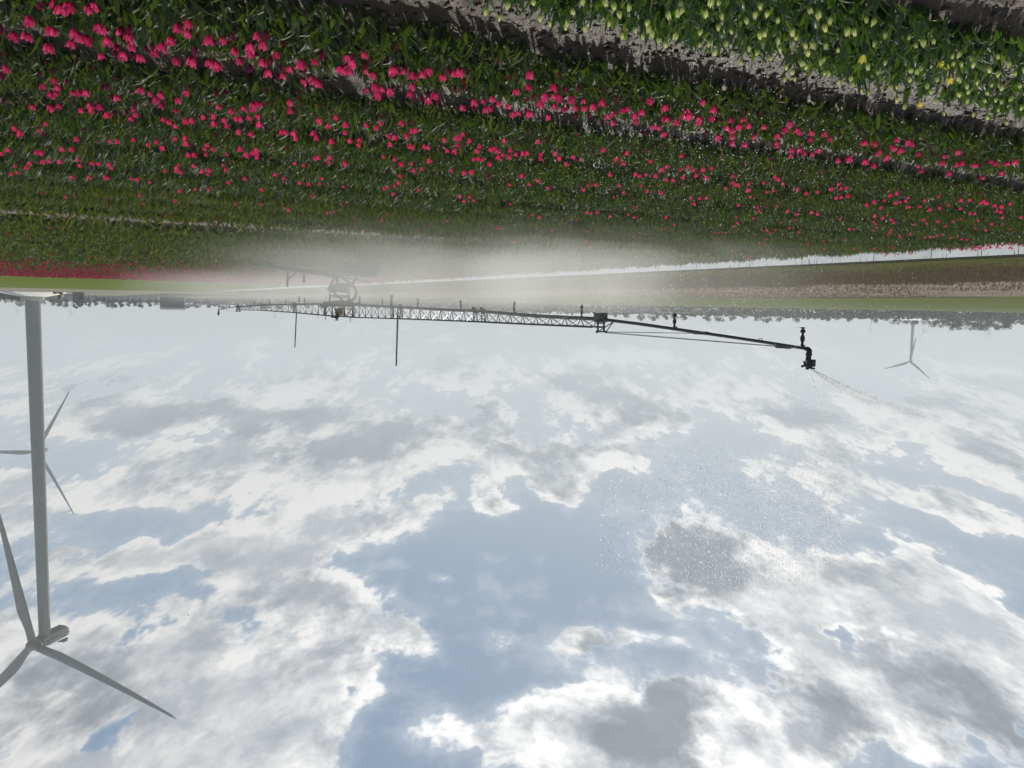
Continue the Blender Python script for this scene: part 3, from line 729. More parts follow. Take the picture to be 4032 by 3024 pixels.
for yy in (3.8, 4.6, 5.4): b.tube((-1.3, yy, HH + 1.5), (-1.3, yy, HH + 2.5), .035)
b.tube((-1.3, 3.8, HH + 2.6), (-1.3, 5.7, HH + 2.6), .035)
link('railing', b.mesh('railing', M['steel']), nac)
b = MB(); b.lathe([(9.2, 0), (8.6, .35), (3.9, 1.35), (3.9, 1.4)], n=48)
link('foundation_slab', b.mesh('foundation_slab', M['concrete']), big)
b = MB(); b.lathe([(3.15, 1.3), (3.15, 2.45), (3.0, 2.5)], n=40)
link('plinth', b.mesh('plinth', M['concrete2']), big)

hub2 = at(145, 1780, 540)
T2 = turbine_meshes(float(hub2[2]), 48.5, M['white_paint'], 2.0, 1.4, .8)
put_turbine(T2, hub2, 0.0, 90, float(hub2[2]), 'second wind turbine half hidden behind the tower of the huge one')
hub3 = at(3583, 1424, 1000)
T3 = turbine_meshes(float(hub3[2]), 31.0, M['white_far'], 2.0, 1.2, .8)
put_turbine(T3, hub3, math.radians(36), 70, float(hub3[2]), 'lone grey wind turbine rising from the hazy trees behind the tip of the boom', None, 3.6)
TF = turbine_meshes(80.0, 42.0, M['white_far'], 2.0, 1.3)
for x, y, sc, ph, lab in ((1080, 1248, 40, 62, 'tiny faint wind turbine just above the thin end of the boom'), (1248, 1251, 42, 64, 'small pale wind turbine above the boom beside the yellow motor'),
                          (65, 1228, 40, 20, 'very faint wind turbine at the edge beside the huge tower'), (277, 1235, 42, 95, 'faint wind turbine over the grey transformer shed'),
                          (3425, 1298, 46, 70, 'small hazy wind turbine left of the lone grey one'), (3638, 1306, 46, 33, 'small hazy wind turbine beside the mast of the lone grey one'),
                          (3891, 1314, 46, 80, 'small hazy wind turbine in the gap of the big far trees'), (2792, 1270, 36, 45, 'barely visible wind turbine under the plain pipe end of the boom')):
    hz = 1208 - .0188 * (2016 - x)
    Y = 3226 * 80 / max(20, (y - hz))
    Y = min(Y, 2200)
    h = at(x, y, Y); k_ = (h[2]) / 80.0
    put_turbine(TF, h, math.radians(20 + ph), ph, 80.0, lab, 'far wind turbines on the horizon', 4.5, k_)

# ------------------------------------------------------------------ trees
def tree_parts(seed, H, W, mat, nq, low=.12, spread=1.0):
    g = np.random.default_rng(seed)
    b = MB(); pts_ = [(0, 0, 0)]
    for u in (.25, .5, .75, .95): pts_.append((g.normal(0, .02 * H), g.normal(0, .02 * H), u * H))
    b.path(pts_, [H * .022, H * .018, H * .013, H * .008, H * .003], 7)
    for k in range(7):
        a = g.uniform(0, 2 * PI); u = g.uniform(.2, .7); l = W * g.uniform(.5, .9)
        p0 = (0, 0, u * H); p1 = (math.cos(a) * l * .5, math.sin(a) * l * .5, u * H + l * .4); p2 = (math.cos(a) * l * .9, math.sin(a) * l * .9, min(H * .95, u * H + l * .95))
        b.path([p0, p1, p2], [H * .008, H * .005, H * .002], 5)
    tr = b.mesh('trunk', M['bark'])
    nl = 14; C = np.stack([g.normal(0, .36 * W, nl), g.normal(0, .36 * W, nl), g.uniform(low + .12, .88, nl) * H], -1)
    C[:, :2] *= (1.05 - .75 * np.abs(C[:, 2:] / H - .5))
    R = g.uniform(.16, .30, nl) * W * spread * 1.5
    i = g.integers(0, nl, nq); d = g.normal(0, 1, (nq, 3)); d /= np.linalg.norm(d, axis=1)[:, None]
    P = C[i] + d * (R[i] * g.random(nq) ** .45)[:, None]
    P[:, 2] = np.clip(P[:, 2], low * H, H)
    sz = g.uniform(.02, .048, nq) * H
    u_ = g.normal(0, 1, (nq, 3)); u_ /= np.linalg.norm(u_, axis=1)[:, None]
    v_ = np.cross(u_, g.normal(0, 1, (nq, 3))); v_ /= np.linalg.norm(v_, axis=1)[:, None]
    u_ = u_ * sz[:, None]; v_ = v_ * (sz * .7)[:, None]
    V = np.stack([P - u_, P - v_ * .8, P + u_, P + v_ * .8], 1).reshape(-1, 3)
    Fc = np.arange(nq * 4).reshape(-1, 4)
    return tr, np_mesh('crown', V, Fc, [mat], False)
TREES = [tree_parts(100 + i, 10, 3.6 + .5 * (i % 3), M['crown'], 800, .10, 1.05) for i in range(6)]
DARK = [tree_parts(200 + i, 10, 3.0, M['crown_dark'], 1100, .08, 1.2) for i in range(2)]
SPARSE = [tree_parts(300 + i, 10, 3.0, M['crown'], 800, .18, 1.15) for i in range(4)]
def tree(x, ytop, Y, kinds, label, group=None, wide=1.0, z=0.0):
    P = at(x, ytop, Y); h = P[2] - z
    root = empty('tree', (P[0], P[1], z), random.uniform(0, 6.28))
    k = h / 10; root.scale = (k * wide, k * wide, k)
    tag(root, label, 'tree', group)
    tr, cr = random.choice(kinds)
    link('trunk', tr, root); link('crown', cr, root)
topx = [1560, 1700, 1900, 2000, 2095, 2130, 2150, 2200, 2260, 2330, 2440, 2600, 2700, 2830, 2930, 3070, 3190, 3270, 3357, 3457, 3538, 3620, 3687, 3755, 3859, 3900, 3950, 4004, 4060]
topy = [1222, 1224, 1230, 1236, 1246, 1246, 1236, 1240, 1246, 1250, 1262, 1272, 1262, 1272, 1276, 1270, 1276, 1274, 1274, 1284, 1284, 1290, 1296, 1305, 1308, 1288, 1308, 1298, 1300]
x = 1560
while x < 4080:
    yt = float(np.interp(x, topx, topy)) + random.choice((random.uniform(-6, 4), random.uniform(-22, -4)))
    far = x < 3400
    tree(x, yt, random.uniform(410, 520), TREES, 'hazy broad tree in the long wood beyond the pasture' if x > 3400 else 'faint hazy tree behind the spray beyond the pasture',
         'trees of the wood beyond the pasture' if x > 3400 else 'trees seen through the spray', random.uniform(.95, 1.3))
    x += random.uniform(30, 52) if x > 3400 else random.uniform(36, 64)
for x, yt, w in ((3745, 1304, 1.5), (3850, 1309, 1.6), (3955, 1308, 1.5), (3690, 1296, 1.2)):
    tree(x, yt, 400, TREES, 'large grey-green tree standing at the front of the wood beyond the pasture', 'large trees at the front of the wood', w)
# left avenue
for x, yt in ((208, 1206), (232, 1211), (258, 1213), (350, 1210), (378, 1208), (411, 1206), (427, 1213), (446, 1216), (478, 1215), (506, 1211), (530, 1209), (556, 1214), (590, 1212), (615, 1209), (640, 1214)):
    tree(x, yt, random.uniform(350, 400), SPARSE, 'thin grey tree of the avenue between the transformer shed and the grey barn', 'avenue trees by the white roofed greenhouse', 1.1)
tree(302, 1219, 380, DARK, 'dark dense tree right behind the transformer shed', None, 1.1); tree(322, 1212, 390, DARK, 'dark dense tree beside the thin avenue trees', None, 1.0)
tree(172, 1206, 330, SPARSE, 'leaning bare tree close beside the huge turbine tower', None, .8)
for x, yt in ((745, 1217), (775, 1214), (815, 1220), (850, 1210)): tree(x, yt, 470, TREES, 'faint tree between the grey barn and the end of the boom', 'faint trees beyond the barn', 1.3)
for x in range(-20, 110, 22): tree(x, 1194 + random.uniform(-3, 4), 620, SPARSE, 'pale distant tree behind the dark hedge by the huge turbine', 'pale trees behind the hedge', 1.3)
for x in range(880, 1560, 55): tree(x, float(np.interp(x, [880, 1200, 1560], [1214, 1218, 1222])) + random.uniform(-4, 4), 620, TREES, 'very faint tree seen through the mist around the boom cart', 'faint trees behind the boom cart', 1.4)

# far mass of undergrowth along the wood
def wood_mass(name, label, x0, x1, Y, ytop_off, n, mat, sz=(.5, 1.2), kind='stuff', cat='wood'):
    x = rng.uniform(x0, x1, n); P = np.array([at(q, 1208 - .0188 * (2016 - q), Yq) for q, Yq in zip(x, rng.uniform(Y, Y + 35, n))])
    hmax = ytop_off * Y / F + 1.75
    P[:, 2] = rng.random(n) ** .8 * hmax * (1 + .35 * (vnoise(x * .02, x * 0) - .5) + .25 * (vnoise(x * .11, x * 0 + 5) - .5))
    s_ = rng.uniform(*sz, n); u_ = rng.normal(0, 1, (n, 3)); u_ /= np.linalg.norm(u_, axis=1)[:, None]
    v_ = np.cross(u_, rng.normal(0, 1, (n, 3))); v_ /= np.linalg.norm(v_, axis=1)[:, None]
    V = np.stack([P - u_ * s_[:, None], P - v_ * s_[:, None] * .6, P + u_ * s_[:, None], P + v_ * s_[:, None] * .6], 1).reshape(-1, 3)
    V[:, 2] = np.maximum(V[:, 2], 0)
    o = link(name, np_mesh(name, V, np.arange(n * 4).reshape(-1, 4), [mat], False)); return tag(o, label, cat, kind=kind)
wood_mass('distant_wood', 'low bluish band of undergrowth along the foot of the far wood', 1900, 4200, 378, 19, 11000, M['crown'], (.4, 1.0))
wood_mass('distant_wood', 'low hazy band of bushes beyond the track and the barn', 380, 1900, 480, 10, 6500, M['crown'], (.4, .9))
wood_mass('clipped_hedge', 'dark even hedge beside the foot of the huge turbine', -160, 175, 285, 12, 6500, M['crown_dark'], (.2, .5), None, 'hedge')

# ------------------------------------------------------------------ buildings
def wall_box(name, parent, mat, c, size): return link(name, MB().box(c, size).mesh(name, mat, smooth=False), parent)
# transformer shed
p0 = at(309, 1170, 226); shed = empty('transformer_shed', (p0[0], p0[1], 0), math.radians(-28)); tag(shed, 'small grey transformer shed with a dark square window', 'shed')
wall_box('wall', shed, M['shed'], (0, 0, 1.3), (2.9, 2.6, 2.6)); wall_box('roof', shed, M['shed_dark'], (0, 0, 2.68), (3.1, 2.8, .16))
w_ = wall_box('window', shed, M['glass_dark'], (-.62, -1.31, 1.55), (.85, .04, .85)); wall_box('frame', w_, M['shed_dark'], (-.62, -1.305, 1.08), (.95, .05, .07))
# small yellow machine
p0 = at(243, 1168, 230); mac = empty('site_machine', (p0[0], p0[1], 0), math.radians(-25)); tag(mac, 'small yellow and black site machine between the turbine base and the shed', 'machine')
b = MB(); b.lathe([(.02, -.45), (.42, -.45), (.52, -.3), (.52, .3), (.42, .45), (.02, .45)], (0, 0, .75), Matrix.Rotation(PI / 2, 3, 'X'), 10); link('drum', b.mesh('drum', M['yellow']), mac)
b = MB(); b.box((.55, 0, 1.2), (.9, .9, .7)); b.box((.5, 0, 1.7), (.7, .8, .35)); link('cab', b.mesh('cab', M['rubber'], smooth=False), mac)
b = MB(); b.box((.9, 0, .28), (2.4, 1.0, .35)); b.box((-1.9, 0, .75), (2.6, .25, .22)); link('chassis', b.mesh('chassis', M['steel_dark'], smooth=False), mac)
for sx in (.3, 1.7):
    b = MB(); b.lathe([(.3, -.6), (.32, -.55), (.32, .55), (.3, .6)], (sx, 0, .32), Matrix.Rotation(PI / 2, 3, 'X'), 14); link('wheel', b.mesh('wheel', M['rubber']), mac)
# grey barn
p0 = at(680, 1180, 420); barn = empty('barn', (p0[0], p0[1], 0), math.radians(-20)); tag(barn, 'plain grey barn with a shallow roof near the spray', 'barn')
wall_box('wall', barn, M['barn'], (0, 0, 2.7), (11.4, 14, 5.4))
b = MB(); b.add([(-5.9, -7.2, 5.4), (5.9, -7.2, 5.4), (5.9, 7.2, 5.4), (-5.9, 7.2, 5.4), (-5.9, 0, 6.5), (5.9, 0, 6.5)], [(0, 1, 5, 4), (2, 3, 4, 5), (1, 2, 5), (3, 0, 4), (3, 2, 1, 0)]); link('roof', b.mesh('roof', M['barn'], smooth=False), barn)
wall_box('door', barn, M['shed_dark'], (2.0, -7.02, 1.9), (3.6, .08, 3.8))
# greenhouse with white roof edge behind the avenue
def greenhouse(x0, x1, ytop, Y, label, h_roof=1.0):
    a_ = at(x0, ytop, Y); b_ = at(x1, ytop, Y); c_ = (a_ + b_) / 2; Lw = np.linalg.norm((b_ - a_)[:2]); H_ = c_[2]
    r = empty('greenhouse', (c_[0], c_[1], 0), math.atan2((a_ - b_)[1], (a_ - b_)[0])); tag(r, label, 'greenhouse')
    wall_box('wall', r, M['pale_wall'], (0, 0, (H_ - h_roof) / 2), (Lw, 12, H_ - h_roof))
    bb = MB(); hl = Lw / 2 + .3; q = H_ - h_roof
    bb.add([(-hl, -6.4, q), (hl, -6.4, q), (hl, 6.4, q), (-hl, 6.4, q), (-hl + 3, 0, H_), (hl - 3, 0, H_)], [(0, 1, 5, 4), (2, 3, 4, 5), (1, 2, 5), (3, 0, 4), (3, 2, 1, 0)])
    link('roof', bb.mesh('roof', M['pale_roof'], smooth=False), r)
greenhouse(205, 640, 1193, 450, 'long low greenhouse with a thin white roof behind the avenue trees', .7)
greenhouse(3520, 3732, 1262, 405, 'long pale greenhouse roof in front of the wood beside the lone grey turbine', 1.8)
greenhouse(3858, 3900, 1264, 405, 'short pale greenhouse roof in front of the wood near the edge', 1.0)
greenhouse(1925, 2030, 1233, 520, 'pale greenhouse roof glimpsed through the truss of the boom', 1.5)
p0 = at(80, 1170, 700); hs = empty('farmhouse', (p0[0], p0[1], 0), math.radians(-20)); tag(hs, 'distant farmhouse with a dark pointed roof behind the hedge', 'house')
wall_box('wall', hs, M['pale_wall'], (0, 0, 3.6), (6.4, 8, 7.2))
b = MB(); b.add([(-3.6, -4.4, 7.2), (3.6, -4.4, 7.2), (3.6, 4.4, 7.2), (-3.6, 4.4, 7.2), (0, -4.0, 9.6), (0, 4.0, 9.6)], [(0, 1, 4), (1, 2, 5, 4), (2, 3, 5), (3, 0, 4, 5), (3, 2, 1, 0)]); link('roof', b.mesh('roof', M['shed_dark'], smooth=False), hs)

# ------------------------------------------------------------------ irrigation boom on its cart
BA = math.radians(29.5)
BD = np.array([math.sin(BA), math.cos(BA), 0]); BN = np.array([math.cos(BA), -math.sin(BA), 0])    # along the boom (away), and across it
cart0 = at(1345, 1100, 34.0); cart0[2] = 0
boom = empty('irrigation_boom', cart0); tag(boom, 'long steel lattice irrigation boom on a small wheeled cart spraying the field', 'irrigation boom')
def bp(x, y, off=0.0):
    d = ray(x, y); nrm = BN
    k = ((cart0 + BN * off - CAM) @ nrm) / (d @ nrm)
    return CAM + d * k
pipe_px = [(938, 1208), (1035, 1201), (1160, 1199), (1277, 1197), (1397, 1201), (1541, 1208), (1767, 1221), (1875, 1224), (1990, 1234), (2097, 1243), (2230, 1250), (2352, 1256)]
top_px = [(938, 1220), (1030, 1222), (1162, 1231), (1277, 1241.5), (1400, 1250), (1545, 1254), (1767, 1262), (1875, 1266.5), (2097, 1277), (2352, 1288)]
def interp_px(tab, x): return float(np.interp(x, [p[0] for p in tab], [p[1] for p in tab]))
def truss(x0, x1, n, name='truss'):
    xs = []
    P0 = bp(x0, interp_px(pipe_px, x0)); P1 = bp(x1, interp_px(pipe_px, x1))
    A = []; Tl = []; Tr = []
    for i in range(2 * n + 1):
        Q = P0 + (P1 - P0) * i / (2 * n)
        w = (Q - CAM) @ FW; xx = 2016 + F * ((Q - CAM) @ CX) / w
        A.append(bp(xx, interp_px(pipe_px, xx))); tp = bp(xx, interp_px(top_px, xx)); Tl.append(tp + BN * .13); Tr.append(tp - BN * .13)
    b = MB(); b.path(A, .044, 8); o1 = b.build('water_pipe', M['steel_dark'], boom)
    b = MB(); b.path(Tl, .022, 6); b.path(Tr, .022, 6)
    for i in range(0, 2 * n + 1, 2): b.tube(Tl[i], Tr[i], .008, n=4)
    b.build('top_chord', M['steel_dark'], boom)
    b = MB()
    for i in range(0, 2 * n - 1, 2):
        for T_q in (Tl, Tr):
            b.tube(A[i], T_q[i + 1], .0125, n=5); b.tube(T_q[i + 1], A[i + 2], .0125, n=5)
    b.build('lattice', M['steel'], boom)
for x0, x1, n in ((938, 1030, 6), (1030, 1160, 6), (1160, 1280, 5), (1392, 1545, 6), (1545, 1875, 8), (1875, 2352, 9)): truss(x0, x1, n)
# joint frames between the sections
for x in (938, 1030, 1160, 1280, 1392, 1545, 1580, 1872, 1903):
    lo = bp(x, interp_px(pipe_px, x)); hi = bp(x, interp_px(top_px, x) + 1)
    b = MB()
    for o_ in (.05, -.05): b.tube(lo + BN * o_, hi + BN * o_, .017, n=6)
    b.tube(hi + BN * .13, hi - BN * .13, .016, n=6); b.box(lo, (.12, .12, .14)); b.box(lo + BD * .12 + np.array([0, 0, -.07]), (.1, .1, .1))
    b.build('joint_frame', M['steel_dark'], boom)
def plate(x, y, sx, sz, name='bracket', mat='tank', off=0, sy=.2):
    P = bp(x, y, off); b = MB(); b.box(P, (sx, sy, sz), Matrix.Rotation(PI / 2 - BA, 3, 'Z')); return b.build(name, M[mat], boom, False)
plate(1566, 1208, .42, .10); plate(1160, 1200, .26, .16); plate(1040, 1200, .22, .1)
# end frame and plain pipe towards the camera
lo = bp(2365, 1247); hi = bp(2372, 1308)
b = MB()
for dx in (2354, 2378):
    for o_ in (.12, -.12): b.tube(bp(dx, 1248, o_), bp(dx, 1307, o_), .024, n=6)
for yy in (1252, 1272, 1288, 1306):
    for o_ in (.12, -.12): b.tube(bp(2350, yy, o_), bp(2382, yy, o_), .018, n=6)
b.tube(bp(2350, 1307, -.14), bp(2350, 1307, .14), .03); b.tube(bp(2386, 1307, -.14), bp(2386, 1307, .14), .03)
b.tube(bp(2416, 1267), bp(2360, 1303), .012, n=5); b.tube(bp(2416, 1267), bp(2386, 1307), .012, n=5); b.tube(bp(2350, 1245), bp(2333, 1227), .014, n=5)
b.box(bp(2365, 1250), (.22, .22, .2), Matrix.Rotation(PI / 2 - BA, 3, 'Z'))
b.build('end_frame', M['steel_dark'], boom)
tip = [(2352, 1255.5), (2381, 1258.6), (2520, 1276), (2662, 1296.5), (2775, 1312.5), (2888, 1329), (3020, 1349), (3150, 1369.5), (3180, 1374)]
b = MB(); b.path([bp(*p) for p in tip], [.036, .036, .034, .032, .030, .029, .028, .027, .027], 10); b.build('tip_pipe', M['tank'], boom)
b = MB(); b.tube(bp(2386, 1307), bp(2734, 1312.5), .008, n=5); b.tube(bp(2386, 1308, .1), bp(3073, 1364), .006, n=5); b.tube(bp(2386, 1311, -.1), bp(3073, 1366), .006, n=5); b.build('stay_cable', M['steel_dark'], boom)
b = MB(); b.box(bp(2760, 1311), (.34, .07, .06), Matrix.Rotation(PI / 2 - BA, 3, 'Z')); b.box(bp(3085, 1366), (.3, .06, .05), Matrix.Rotation(PI / 2 - BA, 3, 'Z')); b.build('cable_clamp', M['steel_dark'], boom)
b = MB(); b.path([bp(2986, 1341), bp(2990, 1334), bp(2996, 1332), bp(3001, 1337), bp(3003, 1343)], .007, 5); b.build('hook', M['steel_dark'], boom)
# far thin end
b = MB(); b.path([bp(938, 1207), bp(900, 1213), bp(863, 1221)], [.03, .026, .024], 8); b.tube(bp(938, 1226), bp(880, 1222), .006, n=5); b.build('tip_pipe', M['steel_dark'], boom)
b = MB()
for dx in (932, 944): b.tube(bp(dx, 1204), bp(dx, 1226), .03, n=6)
b.tube(bp(928, 1226), bp(948, 1226), .03, n=6); b.tube(bp(928, 1207), bp(948, 1206), .04, n=6); b.build('end_frame', M['steel_dark'], boom)
# end guns
def end_gun(x0, y0, x1, y1, k, nozzle_px):
    b = MB(); a_ = bp(x0, y0); c_ = bp(x1, y1); v = c_ - a_
    prof = [(.030, 0), (.036, .02), (.036, .12), (.044, .14), (.044, .20), (.034, .22), (.036, .50), (.040, .54), (.062, .56), (.062, .66), (.05, .68), (.055, .72), (.05, .84), (.03, .88), (.024, .96), (.02, 1.0)]
    b.lathe([(r * k, z * np.linalg.norm(v)) for r, z in prof], a_, Vector((0, 0, 1)).rotation_difference(Vector(v)).to_matrix(), 10)
    b.box(a_ + v * .62 - BD * .05 * k, (.10 * k, .05 * k, .09 * k), Matrix.Rotation(PI / 2 - BA, 3, 'Z'))
    b.tube(a_ + v * .86, a_ + v * .92 - BD * .11 * k, .018 * k, .012 * k); b.tube(a_ + v * .8, a_ + v * .86 + BD * .09 * k, .016 * k, .02 * k)
    return b.build('end_gun', M['rubber'], boom)
b = MB(); b.path([bp(3172, 1373), bp(3182, 1375), bp(3187, 1380), bp(3187, 1392)], [.034, .04, .042, .04], 10); b.build('elbow', M['rubber'], boom)
end_gun(3186, 1384, 3179, 1455, 1.25, None)
end_gun(861, 1222, 860, 1241, 1.4, None)
# sprinklers hanging under the pipe
SPR = [(903, 1196), (951, 1194), (1002, 1182), (1060, 1178), (1126, 1177), (1199, 1171), (1416, 1163), (1505, 1175), (1645, 1173), (1814, 1180), (2024, 1187), (2290, 1199), (2655, 1229), (3158, 1288), (862, 1203), (1178, 1166)]
def spr_len(x):
    y = interp_px(pipe_px, x) if 938 < x < 2352 else (float(np.interp(x, [p[0] for p in tip], [p[1] for p in tip])) if x >= 2352 else float(np.interp(x, [863, 938], [1221, 1207])))
    return y
b = MB(); b.lathe([(.014, 0), (.016, -.10), (.032, -.11), (.032, -.16), (.022, -.18), (.026, -.30), (.040, -.36), (.044, -.50), (.030, -.58), (.020, -.66), (.026, -.72), (.048, -.76), (.044, -.86), (.020, -.90), (.018, -.93), (.046, -.95), (.046, -.98), (.01, -1.0)], n=10)
b.path([(0, 0, -.14), (.05, 0, -.15), (.055, 0, -.02)], [.022, .022, .014], 6)
SPM = b.mesh('sprinkler', M['rubber'])
for x, yb in SPR:
    a_ = bp(x, spr_len(x)); c_ = bp(x, yb); L_ = a_[2] - c_[2]
    o = link('sprinkler', SPM, boom, a_ - cart0, (0, 0, random.uniform(0, 6)), (max(.26, L_) / .30 * .78,) * 2 + (L_,))
# hanging posts and upright masts
b = MB(); b.tube(bp(1543, 1163), bp(1541, 1206), .045); b.box(bp(1543, 1165), (.11, .11, .05)); b.build('drop_pipe', M['tank'], boom)
for (xa, ya, xb, yb) in ((1168, 1215, 1161, 1367), (1567, 1212, 1560, 1438)):
    b = MB(); b.tube(bp(xa, ya), bp(xb, yb), .03, .026); b.lathe([(.028, -.02), (.028, .02)], bp(xb, yb), None, 8); b.build('mast', M['steel_dark'], boom)
for (xa, ya, xb, yb) in ((1284, 1165, 1286, 1195), (1140, 1185, 1141, 1200), (1283, 1242, 1281, 1260), (1379, 1250, 1379, 1267), (1390, 1168, 1390, 1196)):
    b = MB(); b.tube(bp(xa, ya), bp(xb, yb), .013); b.build('pin', M['steel_dark'], boom)

# cart (all points near depth 34 m)
def cp(x, y, off=0.0): return at(x, y, 34.0 + off)
b = MB(); b.path([cp(1272, 1076), cp(1240, 1073), cp(1200, 1068), cp(1150, 1061.5), cp(1100, 1054), cp(1050, 1045), cp(1000, 1036), cp(955, 1029)], [.09, .085, .085, .085, .085, .085, .08, .06], 10); b.build('supply_hose', M['rubber'], boom)
b = MB(); b.tube(cp(1134, 1060), cp(1131, 1130), .045, .04); b.tube(cp(1172, 1068), cp(1136, 1100), .03); b.build('stand_post', M['tank'], boom)
b = MB(); b.tube(cp(1197, 1062), cp(1197, 1108), .055); b.lathe([(.07, -.02), (.07, .06)], cp(1197, 1106), None, 10); b.build('stand_post', M['tank'], boom)
b = MB(); b.tube(cp(1246, 1067), cp(1247, 1083), .11); b.tube(cp(1258, 1073), cp(1300, 1083), .11, .13); b.box(cp(1285, 1072), (.35, .3, .16)); b.tube(cp(1300, 1083), cp(1330, 1080), .1); b.build('coupling', M['tank'], boom)
b = MB(); b.box(cp(1400, 1070, .45), (1.75, .16, .14)); b.box(cp(1400, 1070, -.45), (1.75, .16, .14)); b.box(cp(1345, 1074), (.3, 1.0, .14)); b.box(cp(1464, 1068), (.14, 1.0, .12)); b.tube(cp(1352, 1093), cp(1458, 1110), .022); b.tube(cp(1458, 1104), cp(1458, 1113), .02); b.build('chassis', M['tank'], boom)
ROW = Vector((E1[0], E1[1], 0)); AX = Vector((E2[0], E2[1], 0))
wm = MB(); rx = Vector((0, 0, 1)).rotation_difference(AX).to_matrix()
wm.lathe([(.16, -.07), (.19, -.10), (.27, -.115), (.305, -.08), (.305, .08), (.27, .115), (.19, .10), (.16, .07)], (0, 0, 0), rx, 24); WT = wm.mesh('tyre', M['rubber'])
wm = MB(); wm.lathe([(.03, -.10), (.06, -.06), (.165, -.05), (.165, .05), (.06, .06), (.03, .10)], (0, 0, 0), rx, 20); WR = wm.mesh('rim', M['tank'])
for x, y, off in ((1366, 1066, .5), (1398, 1056, -.5), (1464, 1054, -.5), (1434, 1066, .5)):
    P = cp(x, y, off); P[2] = .34
    w = empty('wheel', P - cart0); w.parent = boom
    link('tyre', WT, w); link('rim', WR, w)
b = MB(); b.tube(cp(1328, 1082), cp(1328, 1124), .07); b.tube(cp(1320, 1086, -.2), cp(1291, 1144, -.3), .045); b.tube(cp(1318, 1086, .2), cp(1300, 1144, .3), .045); b.tube(cp(1334, 1082), cp(1388, 1123), .06); b.tube(cp(1411, 1078), cp(1386, 1124), .05); b.build('support_leg', M['tank'], boom)
b = MB(); b.box(cp(1338, 1136), (.66, .6, .3)); b.box(cp(1318, 1130), (.3, .7, .2)); b.box(cp(1357, 1124), (.45, .4, .16)); b.box(cp(1360, 1140), (.25, .75, .26)); b.tube(cp(1345, 1127), cp(1392, 1126), .06); b.build('turntable', M['tank'], boom)
b = MB(); b.tube(cp(1299, 1140), cp(1298, 1192), .035); b.tube(cp(1299, 1140, .5), cp(1298, 1192, .5), .035); b.tube(cp(1299, 1140), cp(1299, 1140, .5), .03); b.tube(cp(1299, 1190), cp(1299, 1190, .5), .03); b.path([cp(1368, 1146), cp(1372, 1160), cp(1374, 1176), cp(1373, 1192)], .045); b.tube(cp(1299, 1164), cp(1370, 1166), .035); b.tube(cp(1300, 1170), cp(1369, 1171), .018); b.tube(cp(1312, 1150), cp(1360, 1192), .042); b.tube(cp(1300, 1164, .5), cp(1370, 1166, .5), .03); b.build('tower_frame', M['tank'], boom)
b = MB(); b.path([cp(1384, 1124), cp(1394, 1130), cp(1401, 1142), cp(1403, 1155), cp(1400, 1168), cp(1392, 1179), cp(1380, 1185), cp(1368, 1187)], .068, 10); b.build('feed_hose', M['tank'], boom)
b = MB(); b.box(cp(1288, 1197), (.22, .4, .2)); b.box(cp(1325, 1197), (.5, .5, .22)); b.box(cp(1345, 1190), (.5, .4, .14)); b.box(cp(1372, 1196), (.34, .5, .24)); b.tube(cp(1268, 1206), cp(1290, 1206), .07); b.path([cp(1268, 1206), cp(1264, 1202), cp(1263, 1197)], .05); b.lathe([(.14, -.08), (.16, 0), (.14, .08)], cp(1310, 1196), None, 12); b.tube(cp(1356, 1190), cp(1356, 1246), .035); b.tube(cp(1390, 1196), cp(1420, 1195), .045); b.build('slew_head', M['tank'], boom)
b = MB()
for xa in (1280, 1308, 1356, 1391): b.tube(cp(xa, 1198), cp(xa, 1243), .028, n=6)
b.tube(cp(1278, 1241.5), cp(1400, 1249), .028, n=6); b.tube(cp(1278, 1241.5, .35), cp(1400, 1249, .35), .028, n=6)
b.tube(cp(1308, 1203), cp(1281, 1240), .016, n=5); b.tube(cp(1290, 1203), cp(1308, 1240), .016, n=5); b.tube(cp(1392, 1204), cp(1364, 1246), .022, n=5); b.tube(cp(1368, 1228), cp(1394, 1247), .018, n=5); b.tube(cp(1310, 1240), cp(1326, 1222), .016, n=5)
b.tube(cp(1345, 1198), cp(1364, 1246), .016, n=5); b.build('centre_frame', M['steel_dark'], boom)
b = MB(); b.box(cp(1341, 1226, .1), (.21, .3, .34)); eng = b.build('motor_cover', M['yellow'], boom, False)
b = MB(); b.box(cp(1340, 1224, -.09), (.17, .08, .19)); b.tube(cp(1336, 1224, -.15), cp(1345, 1224, -.15), .035); b.build('motor_block', M['rubber'], boom, False)
b = MB(); b.path([cp(1319, 1214, -.05), cp(1323, 1220, -.05), cp(1326, 1232, -.05), cp(1325, 1245, -.05)], [.05, .06, .065, .05], 8); b.lathe([(.05, -.05), (.05, .05)], cp(1329, 1238, -.05), None, 8); b.build('motor', M['rubber'], boom)
b = MB(); b.lathe([(.04, -.04), (.06, -.02), (.06, .02), (.04, .04)], cp(1309, 1248), None, 10); b.tube(cp(1309, 1249), cp(1334, 1251), .028); b.box(cp(1326, 1250), (.15, .15, .07)); b.build('mount_arm', M['rubber'], boom)
b = MB(); b.lathe([(.05, -.05), (.05, .035), (.085, .04), (.085, .055), (.01, .06)], cp(1326, 1257), None, 14); b.build('beacon', M['pale_roof'], boom)

